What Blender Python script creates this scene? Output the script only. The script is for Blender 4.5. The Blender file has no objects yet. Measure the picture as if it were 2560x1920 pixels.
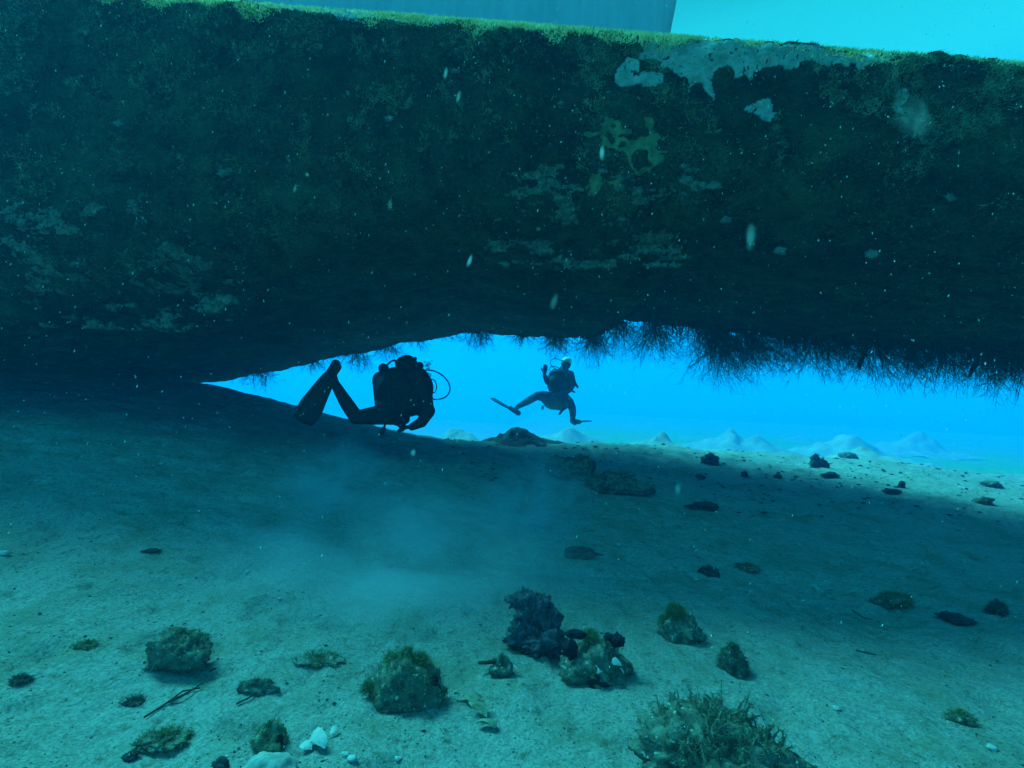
import bpy, bmesh, math, random
import numpy as np
from mathutils import Vector, Matrix

random.seed(7)
rng = np.random.default_rng(7)
scene = bpy.context.scene
C = scene.collection
pi = math.pi

# ------------------------------------------------------------------ camera
CAM = Vector((0.0, 0.0, 1.0))
PITCH = math.radians(4.47)
ROLL = math.radians(3.0)
fwd = Vector((0, math.cos(PITCH), math.sin(PITCH)))
up0 = Vector((0, -math.sin(PITCH), math.cos(PITCH)))
rt0 = Vector((1, 0, 0))
CR = rt0 * math.cos(ROLL) + up0 * math.sin(ROLL)
CU = up0 * math.cos(ROLL) - rt0 * math.sin(ROLL)
cd = bpy.data.cameras.new('camera')
cam = bpy.data.objects.new('camera', cd)
C.objects.link(cam)
m = Matrix((CR, CU, -fwd)).transposed().to_4x4()
m.translation = CAM
cam.matrix_world = m
cd.sensor_width = 36
cd.lens = 18
cd.clip_start = 0.02
cd.clip_end = 500
scene.camera = cam

# ------------------------------------------------------------------ light
SUN_EL, SUN_AZ = 50.0, -127.0      # azimuth from -Y (behind the camera), towards +X
world = bpy.data.worlds.new('World')
scene.world = world
world.use_nodes = True
nt = world.node_tree
nt.nodes.clear()
out = nt.nodes.new('ShaderNodeOutputWorld')
bg = nt.nodes.new('ShaderNodeBackground')
sky = nt.nodes.new('ShaderNodeTexSky')
sky.sky_type = 'NISHITA'
sky.sun_disc = False
sky.sun_elevation = math.radians(SUN_EL)
sky.sun_rotation = math.radians(200)
# daylight after its way down through the water: filtered by how steeply it comes
tc = nt.nodes.new('ShaderNodeTexCoord')
sep = nt.nodes.new('ShaderNodeSeparateXYZ')
mr = nt.nodes.new('ShaderNodeMapRange')
mr.inputs['From Min'].default_value = -1
mr.inputs['From Max'].default_value = 1
ramp = nt.nodes.new('ShaderNodeValToRGB')
mixc = nt.nodes.new('ShaderNodeMix')
mixc.data_type = 'RGBA'
mixc.blend_type = 'MIX'
mixc.inputs[0].default_value = 0.0
mul = nt.nodes.new('ShaderNodeVectorMath')
mul.operation = 'MULTIPLY'
bwn = nt.nodes.new('ShaderNodeRGBToBW')
nt.links.new(tc.outputs['Generated'], sep.inputs[0])
nt.links.new(sep.outputs['Z'], mr.inputs['Value'])
nt.links.new(mr.outputs[0], ramp.inputs[0])
cr = ramp.color_ramp
WR = [(0.0, (0.0, 0.020, 0.040)), (0.38, (0.0, 0.04, 0.11)), (0.47, (0.0, 0.12, 0.52)), (0.52, (0.0, 0.20, 0.90)),
      (0.58, (0.0, 0.29, 1.05)), (0.69, (0.003, 0.55, 1.10)), (0.765, (0.03, 1.12, 1.30)), (0.81, (0.03, 1.14, 1.30)), (0.88, (0.006, 0.27, 0.43)), (1.0, (0.004, 0.19, 0.32))]
FK = 1.3
WR = [(p_, tuple(v_ / FK for v_ in c_)) for p_, c_ in WR]
cr.elements[0].position, cr.elements[0].color = WR[0][0], (*WR[0][1], 1)
cr.elements[1].position, cr.elements[1].color = WR[-1][0], (*WR[-1][1], 1)
for p_, c_ in WR[1:-1]:
    e = cr.elements.new(p_)
    e.color = (*c_, 1)
# below the horizon the sky model is black, so its brightness is read from a direction kept above it
ab = nt.nodes.new('ShaderNodeMath'); ab.operation = 'ABSOLUTE'
mx = nt.nodes.new('ShaderNodeMath'); mx.operation = 'MAXIMUM'; mx.inputs[1].default_value = 0.35
cmb = nt.nodes.new('ShaderNodeCombineXYZ')
nt.links.new(sep.outputs['Z'], ab.inputs[0])
nt.links.new(ab.outputs[0], mx.inputs[0])
nt.links.new(sep.outputs['X'], cmb.inputs['X'])
nt.links.new(sep.outputs['Y'], cmb.inputs['Y'])
nt.links.new(mx.outputs[0], cmb.inputs['Z'])
nt.links.new(cmb.outputs[0], sky.inputs['Vector'])
nt.links.new(sky.outputs[0], bwn.inputs[0])
nt.links.new(bwn.outputs[0], mul.inputs[0])
nt.links.new(ramp.outputs[0], mul.inputs[1])
scl = nt.nodes.new('ShaderNodeVectorMath')
scl.operation = 'SCALE'
scl.inputs[3].default_value = FK
nt.links.new(mul.outputs[0], scl.inputs[0])
# the water glows most on the side the sun stands on
sdir = nt.nodes.new('ShaderNodeMapRange')
sdir.interpolation_type = 'SMOOTHSTEP'
sdir.inputs['From Min'].default_value = -0.9
sdir.inputs['From Max'].default_value = 0.55
sdir.inputs['To Min'].default_value = 0.46
sdir.inputs['To Max'].default_value = 1.0
sc2 = nt.nodes.new('ShaderNodeVectorMath')
sc2.operation = 'SCALE'
nt.links.new(sep.outputs['Y'], sdir.inputs['Value'])
nt.links.new(sdir.outputs[0], sc2.inputs[3])
nt.links.new(scl.outputs[0], sc2.inputs[0])
nt.links.new(sc2.outputs[0], bg.inputs[0])
bg.inputs[1].default_value = 0.15
nt.links.new(bg.outputs[0], out.inputs[0])

sd = bpy.data.lights.new('sun', 'SUN')
sd.energy = 5.0
sd.color = (0.06, 0.78, 0.88)
sd.angle = math.radians(34)       # daylight spread by the water above
sun = bpy.data.objects.new('sun', sd)
C.objects.link(sun)
sv = Vector((math.cos(math.radians(SUN_EL)) * math.sin(math.radians(SUN_AZ)),
             -math.cos(math.radians(SUN_EL)) * math.cos(math.radians(SUN_AZ)),
             math.sin(math.radians(SUN_EL))))
sun.rotation_euler = sv.to_track_quat('Z', 'Y').to_euler()

scene.view_settings.view_transform = 'Standard'
scene.view_settings.look = 'None'
scene.view_settings.exposure = 1.38
scene.view_settings.gamma = 1.0
scene.view_settings.use_curve_mapping = False
scene.render.engine = 'CYCLES'
cy = scene.cycles
cy.use_denoising = True
cy.max_bounces = 5
cy.diffuse_bounces = 3
cy.volume_bounces = 2
cy.transparent_max_bounces = 16
cy.volume_step_rate = 1.0
cy.volume_max_steps = 128
cy.sample_clamp_indirect = 3.0

# ------------------------------------------------------------------ pixel helpers (photo pixels 2560 x 1920)
def PX(px, py, y):
    d = fwd + CR * ((px - 1280) / 1280.0) + CU * ((960 - py) / 1280.0)
    return CAM + d * (y / d.y)

SH = -0.12                       # the pontoon runs slightly towards the camera on the right
def PH(px, py, y0):
    d = fwd + CR * ((px - 1280) / 1280.0) + CU * ((960 - py) / 1280.0)
    return CAM + d * (y0 / (d.y - SH * d.x))

# ------------------------------------------------------------------ noise
def _h(ix, iy, iz, s):
    n = (ix * 374761393 + iy * 668265263 + iz * 2147483647 + s * 974634777) & 0xFFFFFFFF
    n = (n ^ (n >> 13)) * 1274126177 & 0xFFFFFFFF
    n = (n ^ (n >> 16)) * 2246822519 & 0xFFFFFFFF
    return ((n ^ (n >> 15)) & 0xFFFF) / 65535.0

def vnoise(x, y, z=0.0, s=0):
    x = np.asarray(x, float); y = np.asarray(y, float); z = np.asarray(z, float) + 0 * x
    ix, iy, iz = np.floor(x).astype(np.int64), np.floor(y).astype(np.int64), np.floor(z).astype(np.int64)
    fx, fy, fz = x - ix, y - iy, z - iz
    fx, fy, fz = [f * f * (3 - 2 * f) for f in (fx, fy, fz)]
    r = 0
    for dx in (0, 1):
        for dy in (0, 1):
            for dz in (0, 1):
                w = (fx if dx else 1 - fx) * (fy if dy else 1 - fy) * (fz if dz else 1 - fz)
                r = r + w * _h(ix + dx, iy + dy, iz + dz, s)
    return r * 2 - 1

def fbm(x, y, z=0.0, o=4, s=0, g=0.5):
    r, a, f = 0, 1.0, 1.0
    for i in range(o):
        r = r + a * vnoise(np.asarray(x) * f + 17.3 * i, np.asarray(y) * f - 9.1 * i, np.asarray(z) * f + 3.7 * i, s + i)
        a *= g
        f *= 2.03
    return r

def sst(a, b, x):
    t = np.clip((np.asarray(x, float) - a) / (b - a), 0, 1)
    return t * t * (3 - 2 * t)

# ------------------------------------------------------------------ materials
def mat(name, base, var=None, scale=8.0, rough=0.9, bump=0.0, bscale=60.0, spec=0.2, speck=None, detail=6,
        alpha=1.0, stretch=None, translucent=0.0, contrast=(0.35, 0.65), bdist=0.01):
    mt = bpy.data.materials.new(name)
    mt.use_nodes = True
    t = mt.node_tree
    b = t.nodes['Principled BSDF']
    b.inputs['Base Color'].default_value = (*base, 1)
    b.inputs['Roughness'].default_value = rough
    b.inputs['Specular IOR Level'].default_value = spec
    b.inputs['Alpha'].default_value = alpha
    tcn = t.nodes.new('ShaderNodeTexCoord')
    src = tcn.outputs['Object']
    if stretch:
        mp = t.nodes.new('ShaderNodeMapping')
        mp.inputs['Scale'].default_value = stretch
        t.links.new(src, mp.inputs[0])
        src = mp.outputs[0]
    col = None
    if var:
        n = t.nodes.new('ShaderNodeTexNoise')
        n.inputs['Scale'].default_value = scale
        n.inputs['Detail'].default_value = detail
        n.inputs['Roughness'].default_value = 0.65
        t.links.new(src, n.inputs['Vector'])
        r = t.nodes.new('ShaderNodeValToRGB')
        r.color_ramp.elements[0].position = contrast[0]
        r.color_ramp.elements[1].position = contrast[1]
        r.color_ramp.elements[0].color = (*base, 1)
        r.color_ramp.elements[1].color = (*var, 1)
        t.links.new(n.outputs[0], r.inputs[0])
        col = r.outputs[0]
    if speck:
        sc, thr, c2 = speck
        n = t.nodes.new('ShaderNodeTexNoise')
        n.inputs['Scale'].default_value = sc
        n.inputs['Detail'].default_value = 3
        t.links.new(src, n.inputs['Vector'])
        r = t.nodes.new('ShaderNodeValToRGB')
        r.color_ramp.elements[0].position = thr
        r.color_ramp.elements[1].position = thr + 0.04
        r.color_ramp.elements[0].color = (0, 0, 0, 1)
        r.color_ramp.elements[1].color = (1, 1, 1, 1)
        t.links.new(n.outputs[0], r.inputs[0])
        mm = t.nodes.new('ShaderNodeMix')
        mm.data_type = 'RGBA'
        t.links.new(r.outputs[0], mm.inputs[0])
        if col:
            t.links.new(col, mm.inputs[6])
        else:
            mm.inputs[6].default_value = (*base, 1)
        mm.inputs[7].default_value = (*c2, 1)
        col = mm.outputs[2]
    if col:
        t.links.new(col, b.inputs['Base Color'])
    if bump:
        n = t.nodes.new('ShaderNodeTexNoise')
        n.inputs['Scale'].default_value = bscale
        n.inputs['Detail'].default_value = 5
        t.links.new(src, n.inputs['Vector'])
        bp = t.nodes.new('ShaderNodeBump')
        bp.inputs['Strength'].default_value = bump
        bp.inputs['Distance'].default_value = bdist
        t.links.new(n.outputs[0], bp.inputs['Height'])
        t.links.new(bp.outputs[0], b.inputs['Normal'])
    if translucent:
        tl = t.nodes.new('ShaderNodeBsdfTranslucent')
        mxs = t.nodes.new('ShaderNodeMixShader')
        mxs.inputs[0].default_value = translucent
        if col: t.links.new(col, tl.inputs['Color'])
        else: tl.inputs['Color'].default_value = (*base, 1)
        t.links.new(b.outputs[0], mxs.inputs[1])
        t.links.new(tl.outputs[0], mxs.inputs[2])
        t.links.new(mxs.outputs[0], t.nodes['Material Output'].inputs['Surface'])
    return mt

# ------------------------------------------------------------------ object helpers
def put(name, mesh, material=None, parent=None, **props):
    o = bpy.data.objects.new(name, mesh)
    C.objects.link(o)
    if material is not None and not mesh.materials:
        mesh.materials.append(material)
    if parent is not None:
        o.parent = parent
    for k, v in props.items():
        o[k] = v
    return o

def thing(name, label, cat, loc=(0, 0, 0), group=None):
    o = bpy.data.objects.new(name, None)
    C.objects.link(o)
    o.location = loc
    o.empty_display_size = 0.1
    o['label'] = label
    o['category'] = cat
    if group:
        o['group'] = group
    return o

def npmesh(name, V, F, smooth=True):
    V = np.asarray(V, dtype=np.float32)
    F = np.asarray(F, dtype=np.int32)
    me = bpy.data.meshes.new(name)
    k = F.shape[1]
    me.vertices.add(len(V))
    me.vertices.foreach_set('co', V.ravel())
    me.loops.add(F.size)
    me.loops.foreach_set('vertex_index', F.ravel())
    me.polygons.add(len(F))
    me.polygons.foreach_set('loop_start', np.arange(0, F.size, k, dtype=np.int32))
    try:
        me.polygons.foreach_set('loop_total', np.full(len(F), k, dtype=np.int32))
    except Exception:
        pass
    me.polygons.foreach_set('use_smooth', np.full(len(F), smooth, dtype=bool))
    me.update(calc_edges=True)
    return me

class MB:
    def __init__(self):
        self.v, self.f = [], []
    def add(self, V, F):
        b = len(self.v)
        self.v.extend([tuple(p) for p in V])
        self.f.extend([tuple(i + b for i in f) for f in F])
    def tube(self, pts, rad, n=8, cap=True, flat=1.0):
        pts = [Vector(p) for p in pts]
        if not hasattr(rad, '__len__'):
            rad = [rad] * len(pts)
        t0 = (pts[1] - pts[0]).normalized()
        a = t0.orthogonal().normalized()
        V = []
        for i, p in enumerate(pts):
            if i == 0: t = pts[1] - pts[0]
            elif i == len(pts) - 1: t = pts[-1] - pts[-2]
            else: t = pts[i + 1] - pts[i - 1]
            t.normalize()
            a = (a - t * a.dot(t))
            if a.length < 1e-6: a = t.orthogonal()
            a.normalize()
            b = t.cross(a)
            for k in range(n):
                th = 2 * pi * k / n
                V.append(p + (a * math.cos(th) + b * math.sin(th) * flat) * rad[i])
        F = []
        m_ = len(pts)
        for i in range(m_ - 1):
            for k in range(n):
                F.append((i * n + k, i * n + (k + 1) % n, (i + 1) * n + (k + 1) % n, (i + 1) * n + k))
        if cap:
            F.append(tuple(range(n - 1, -1, -1)))
            F.append(tuple((m_ - 1) * n + k for k in range(n)))
        self.add(V, F)
    def capsule(self, p0, r0, p1, r1, n=16):
        p0, p1 = Vector(p0), Vector(p1)
        d = (p1 - p0)
        L = d.length
        t = d.normalized()
        pts, rad = [], []
        for k in range(5):
            th = pi / 2 * (1 - k / 4.0)
            pts.append(p0 - t * r0 * math.sin(th)); rad.append(max(r0 * math.cos(th), r0 * 0.03))
        for k in range(1, 5):
            pts.append(p0 + d * k / 5); rad.append(r0 + (r1 - r0) * k / 5)
        for k in range(5):
            th = pi / 2 * k / 4.0
            pts.append(p1 + t * r1 * math.sin(th)); rad.append(max(r1 * math.cos(th), r1 * 0.03))
        self.tube(pts, rad, n)
    def ell(self, c, rx, ry, rz, rot=None, n=16, noise=0.0, seed=0, ns=3.0):
        V, F = [], []
        m_ = n // 2 + 2
        for i in range(m_ + 1):
            ph = pi * i / m_
            for k in range(n):
                th = 2 * pi * k / n
                V.append((math.sin(ph) * math.cos(th), math.sin(ph) * math.sin(th), math.cos(ph)))
        V = np.array(V)
        if noise:
            q = 1 + noise * fbm(V[:, 0] * ns + seed * 7.7, V[:, 1] * ns, V[:, 2] * ns, 3, seed)
            V = V * q[:, None]
        V = V * np.array([rx, ry, rz])
        if rot is not None:
            V = V @ np.array(rot).T
        V = V + np.array(c)
        for i in range(m_):
            for k in range(n):
                F.append((i * n + k, (i + 1) * n + k, (i + 1) * n + (k + 1) % n, i * n + (k + 1) % n))
        self.add(V.tolist(), F)
    def box(self, c, sx, sy, sz, rot=None):
        V = np.array([(x, y, z) for x in (-1, 1) for y in (-1, 1) for z in (-1, 1)], float) * np.array([sx, sy, sz]) / 2
        if rot is not None:
            V = V @ np.array(rot).T
        V = V + np.array(c)
        self.add(V.tolist(), [(0, 1, 3, 2), (4, 6, 7, 5), (0, 4, 5, 1), (2, 3, 7, 6), (0, 2, 6, 4), (1, 5, 7, 3)])
    def mesh(self, name, smooth=True, origin=(0, 0, 0)):
        me = bpy.data.meshes.new(name)
        o = Vector(origin)
        me.from_pydata([(p[0] - o.x, p[1] - o.y, p[2] - o.z) for p in self.v], [], self.f)
        if smooth:
            me.polygons.foreach_set('use_smooth', [True] * len(me.polygons))
        me.update()
        return me
    def build(self, name, material, parent=None, smooth=True, origin=None, **props):
        if origin is None:
            origin = parent.location if parent is not None else (0, 0, 0)
            if parent is not None and parent.parent is not None:
                origin = Vector(origin) + parent.parent.location
        return put(name, self.mesh(name, smooth, origin), material, parent, **props)

def blades(P, N, L, W, rs, curl=0.5, segs=2, droop=(0, 0, 0)):
    """P, N (n,3), L, W (n,): thin curved strips; returns V, F"""
    n = len(P)
    P = np.asarray(P, float); N = np.asarray(N, float)
    N = N / np.maximum(np.linalg.norm(N, axis=1, keepdims=True), 1e-6)
    r = rs.normal(size=(n, 3))
    side = np.cross(N, r); side /= np.maximum(np.linalg.norm(side, axis=1, keepdims=True), 1e-6)
    bend = np.cross(side, N) * rs.uniform(-curl, curl, (n, 1)) + np.array(droop)
    V = []
    for k in range(segs + 1):
        t = k / segs
        c = P + N * (L * t)[:, None] + bend * (L * t * t)[:, None]
        w = (W * (1 - 0.85 * t))[:, None] * 0.5
        V += [c - side * w, c + side * w]
    V = np.stack(V, 1).reshape(-1, 3)
    m_ = 2 * (segs + 1)
    F = []
    base = np.arange(n) * m_
    for k in range(segs):
        F.append(np.stack([base + 2 * k, base + 2 * k + 1, base + 2 * k + 3, base + 2 * k + 2], 1))
    return V, np.concatenate(F, 0)

# ------------------------------------------------------------------ seabed
def crest_y(x):
    return 8.0 - 0.35 * sst(-4, -1, x) + 0.25 * np.sin(np.asarray(x, float) * 0.9) * sst(0, 3, x) + 1.2 * sst(0.5, 5, x)
_r = []
for px, py in ((300, 935), (540, 965), (800, 1035), (1040, 1086), (1290, 1112), (1500, 1112), (1740, 1122), (2150, 1145), (2560, 1192)):
    y_ = 8.0
    for _ in range(6):
        p = PX(px, py, y_); y_ = float(crest_y(p.x))
    _r.append(p)
RID_X = np.array([-30, -8] + [p.x for p in _r] + [14.0, 30.0])
RID_Z = np.array([2.3, 2.0] + [p.z for p in _r] + [.35, .3])

def ground_base(x, y):
    x = np.asarray(x, float); y = np.asarray(y, float)
    rz = np.interp(x, RID_X, RID_Z)
    near = 2.0 + sst(-1.5, 3, x) * 1.4
    crest = crest_y(x)
    t_ = np.clip((y - near) / (crest - .2 - near), 0, 1)
    up = (0.55 * t_ * t_ * (3 - 2 * t_) + 0.45 * t_) * rz
    down = sst(crest, crest + 3.5, y) * (rz - 0.22 - 0.052 * np.clip(y - 10, 0, 45) * (0.35 + 0.65 * sst(0, 4, x)))
    z = up - down
    z = z + 0.10 * sst(-0.5, -4, x) * sst(5, 1.5, y)
    return z

def ground_h(x, y):
    x = np.asarray(x, float); y = np.asarray(y, float)
    z = ground_base(x, y)
    z = z + 0.035 * fbm(x * 0.9, y * 0.9, 0, 3, 11)
    z = z + 0.017 * fbm(x * 4.0, y * 4.0, 0, 3, 23)
    pit = vnoise(x * 7.0, y * 7.0, 0, 31)
    z = z - 0.030 * sst(0.40, 0.8, pit) + 0.012 * sst(0.5, 0.9, vnoise(x * 9, y * 9, 0, 37))
    z = z + 0.0045 * fbm(x * 24.0, y * 24.0, 0, 2, 41)
    far = sst(6, 10, y)
    z = z - far * 0.035 * sst(0.35, 0.75, vnoise(x * 2.6, y * 2.0, 0, 53))
    return z

def gh(x, y):
    return float(ground_h(np.array([x]), np.array([y]))[0])

def ground_at(px, py):
    """where the line of sight of a photo pixel meets the seabed"""
    d = fwd + CR * ((px - 1280) / 1280.0) + CU * ((960 - py) / 1280.0)
    ys = np.concatenate([np.arange(0.8, 9, 0.01), np.arange(9, 40, 0.1)])
    X = CAM.x + d.x / d.y * ys
    Z = CAM.z + d.z / d.y * ys
    g = ground_h(X, ys)
    i = np.where(Z <= g)[0]
    i = i[0] if len(i) else len(ys) - 1
    return Vector((X[i], ys[i], float(g[i])))

nx, ny = 640, 760
u = np.linspace(-1, 1, nx)
gx = 1.1 * np.sinh(5.1 * u)
v0 = math.asinh(-(12 + 2.2) / 1.5); v1 = math.asinh((110 - 2.2) / 1.5)
gy = 2.2 + 1.5 * np.sinh(np.linspace(v0, v1, ny))
GX, GY = np.meshgrid(gx, gy)
GZ = ground_h(GX, GY)
V = np.stack([GX, GY, GZ], -1).reshape(-1, 3)
ii = np.arange(nx * ny).reshape(ny, nx)
F = np.stack([ii[:-1, :-1], ii[:-1, 1:], ii[1:, 1:], ii[1:, :-1]], -1).reshape(-1, 4)

def sand_material():
    mt = bpy.data.materials.new('sand')
    mt.use_nodes = True
    t = mt.node_tree
    L = t.links.new
    b = t.nodes['Principled BSDF']
    b.inputs['Roughness'].default_value = 0.95
    b.inputs['Specular IOR Level'].default_value = 0.1
    tcn = t.nodes.new('ShaderNodeTexCoord')
    def noise(sc, det=5, rough=0.6, src=None):
        n = t.nodes.new('ShaderNodeTexNoise')
        n.inputs['Scale'].default_value = sc
        n.inputs['Detail'].default_value = det
        n.inputs['Roughness'].default_value = rough
        L(src or tcn.outputs['Object'], n.inputs['Vector'])
        return n.outputs[0]
    def ramp_(f, p0, c0, p1, c1):
        r = t.nodes.new('ShaderNodeValToRGB')
        r.color_ramp.elements[0].position = p0
        r.color_ramp.elements[1].position = p1
        r.color_ramp.elements[0].color = (*c0, 1)
        r.color_ramp.elements[1].color = (*c1, 1)
        L(f, r.inputs[0])
        return r.outputs[0]
    def mixc_(f, a, c):
        q = t.nodes.new('ShaderNodeMix'); q.data_type = 'RGBA'
        L(f, q.inputs[0])
        L(a, q.inputs[6])
        if isinstance(c, tuple): q.inputs[7].default_value = (*c, 1)
        else: L(c, q.inputs[7])
        return q.outputs[2]
    basec = ramp_(noise(1.3, 6), 0.3, (.30, .30, .24), 0.7, (.46, .46, .39))
    grit = ramp_(noise(75, 5, 0.85), 0.34, (.08, .08, .065), 0.58, (.54, .54, .45))
    q = t.nodes.new('ShaderNodeMix'); q.data_type = 'RGBA'; q.inputs[0].default_value = 0.55
    L(basec, q.inputs[6]); L(grit, q.inputs[7])
    col = q.outputs[2]
    # dark bits of weed and grit, thin films of brown diatoms
    d1 = ramp_(noise(17, 5, 0.75), 0.55, (0, 0, 0), 0.68, (.75, .75, .75))
    col = mixc_(d1, col, (.12, .13, .08))
    d2 = ramp_(noise(3.2, 5, 0.7), 0.48, (0, 0, 0), 0.70, (.65, .65, .65))
    col = mixc_(d2, col, (.20, .21, .11))
    d3 = ramp_(noise(260, 1, 0.5), 0.72, (0, 0, 0), 0.76, (1, 1, 1))
    col = mixc_(d3, col, (.75, .75, .70))
    # green algal mat on the plain beyond the ridge
    sp = t.nodes.new('ShaderNodeSeparateXYZ'); L(tcn.outputs['Object'], sp.inputs[0])
    def rng_(o, a, b_):
        r = t.nodes.new('ShaderNodeMapRange'); r.interpolation_type = 'SMOOTHSTEP'
        r.inputs['From Min'].default_value = a; r.inputs['From Max'].default_value = b_
        L(o, r.inputs['Value']); return r.outputs[0]
    my = rng_(sp.outputs['Y'], 9.6, 10.4)
    mxx = rng_(sp.outputs['X'], 1.2, 2.8)
    ml = t.nodes.new('ShaderNodeMath'); ml.operation = 'MULTIPLY'; L(my, ml.inputs[0]); L(mxx, ml.inputs[1])
    nn = ramp_(noise(0.55, 6, 0.6), 0.34, (0, 0, 0), 0.46, (1, 1, 1))
    ml2 = t.nodes.new('ShaderNodeMath'); ml2.operation = 'MULTIPLY'; L(ml.outputs[0], ml2.inputs[0]); L(nn, ml2.inputs[1])
    gcol = ramp_(noise(6, 5), 0.35, (.13, .34, .04), 0.65, (.22, .46, .07))
    col = mixc_(ml2.outputs[0], col, gcol)
    L(col, b.inputs['Base Color'])
    bp = t.nodes.new('ShaderNodeBump'); bp.inputs['Strength'].default_value = 0.9; bp.inputs['Distance'].default_value = 0.018
    L(noise(70, 6, 0.75), bp.inputs['Height'])
    bp2 = t.nodes.new('ShaderNodeBump'); bp2.inputs['Strength'].default_value = 0.7; bp2.inputs['Distance'].default_value = 0.05
    L(noise(14, 5, 0.6), bp2.inputs['Height']); L(bp.outputs[0], bp2.inputs['Normal'])
    L(bp2.outputs[0], b.inputs['Normal'])
    return mt
SAND = sand_material()
seabed = put('seabed', npmesh('seabed', V, F), SAND, kind='structure')
seabed['label'] = 'pale rippled sandy seabed rising to a low ridge under the sunken pontoon'

# ------------------------------------------------------------------ pontoon
HY0 = 3.5
RT = 0.23                        # radius of the rounded top edge
def HY1F(x):
    return 8.4 - 1.5 * sst(0.8, 5.5, x)
_a, _b = PH(490, 2, 3.56), PH(2450, 154, 3.56)
_k = (_b.z - _a.z) / (_b.x - _a.x)
def z_top(x):
    return _a.z + 0.05 + _k * (np.asarray(x, float) - _a.x)
_q = []
for px, py in ((540, 958), (800, 900), (1160, 829), (1470, 848), (1510, 830), (1560, 797), (2000, 852), (2560, 902)):
    y_ = 8.28
    for _ in range(8):
        p = PH(px, py, y_); y_ = float(HY1F(p.x)) - .12
    _q.append(p)
BX = np.array([-30, -9] + [p.x for p in _q] + [14, 24])
BZ = np.array([1.1, 1.1] + [p.z for p in _q] + [_q[-1].z - .15, _q[-1].z - .3])
def z_bot(x):
    return np.interp(x, BX, BZ)

def hull_section(x, n_front=90):
    HY1 = float(HY1F(x))
    """closed section in (y, z) for one x"""
    zt, zb = float(z_top(x)), float(z_bot(x))
    rt, rb = RT, min(0.62, (zt - zb) * 0.40)
    pts = []
    def arc(cy_, cz, r, a0, a1, n):
        for k in range(n):
            a = a0 + (a1 - a0) * k / (n - 1)
            pts.append((cy_ + r * math.cos(a), cz + r * math.sin(a)))
    # front: from the top plate over the front edge, down the face, round the bilge, along the bottom, up the back
    for k in range(10): pts.append((HY1 - 0.2 - (HY1 - 0.2 - HY0 - rt) * k / 10, zt))
    arc(HY0 + rt, zt - rt, rt, pi / 2, pi, 14)
    nf = 60
    for k in range(1, nf): pts.append((HY0, zt - rt - (zt - rt - zb - rb) * k / nf))
    arc(HY0 + rb, zb + rb, rb, pi, 1.5 * pi, 26)
    nb = 50
    y0, y1 = HY0 + rb, HY1 - 0.12
    for k in range(1, nb): pts.append((y0 + (y1 - y0) * k / nb, zb))
    arc(HY1 - 0.12, zb + 0.12, 0.12, 1.5 * pi, 2 * pi, 6)
    for k in range(1, 12): pts.append((HY1, zb + 0.12 + (zt - 0.2 - zb - 0.12) * k / 12))
    arc(HY1 - 0.2, zt - 0.2, 0.2, 0, pi / 2, 5)
    return pts[:-1] if False else pts

xs = np.concatenate([np.arange(-16, -5, 0.15), np.arange(-5, 6, 0.025), np.arange(6, 16.01, 0.15)])
S = np.array([[(x, p[0], p[1]) for p in hull_section(x)] for x in xs])   # (nx, m, 3)
ns_, ms_ = S.shape[:2]
# outward normals of the section
T = np.roll(S, -1, 1) - np.roll(S, 1, 1)
NR = np.stack([0 * T[..., 0], -T[..., 2], T[..., 1]], -1)
NR = np.stack([0 * T[..., 0], T[..., 2], -T[..., 1]], -1)
NR /= np.maximum(np.linalg.norm(NR, axis=-1, keepdims=True), 1e-9)
cen = np.stack([S[..., 0], 0 * S[..., 0] + 5.0, 0 * S[..., 0] + 3.0], -1)
if ((S - cen) * NR).sum(-1).mean() < 0: NR = -NR
S0 = S.copy()
D = 0.045 * fbm(S[..., 0] * 2.2, S[..., 1] * 2.2, S[..., 2] * 3.0, 4, 61) \
    + 0.018 * fbm(S[..., 0] * 11, S[..., 1] * 11, S[..., 2] * 14, 3, 67)
D = D + 0.02 * sst(0.2, 0.7, vnoise(S[..., 0] * 1.6, S[..., 1] * 3, S[..., 2] * 7, 71))
HS = S + NR * D[..., None]
HS[..., 1] += SH * HS[..., 0]
jj = np.arange(ns_ * ms_).reshape(ns_, ms_)
A_, B_ = jj[:-1], jj[1:]
F = np.stack([A_, np.roll(A_, -1, 1), np.roll(B_, -1, 1), B_], -1).reshape(-1, 4)
V = HS.reshape(-1, 3)
hull_loc = Vector((0, 5.0, 2.0))
pontoon = thing('sunken_pontoon', 'huge algae covered steel pontoon lying just above the sand across the whole view', 'wreck', hull_loc)

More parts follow.
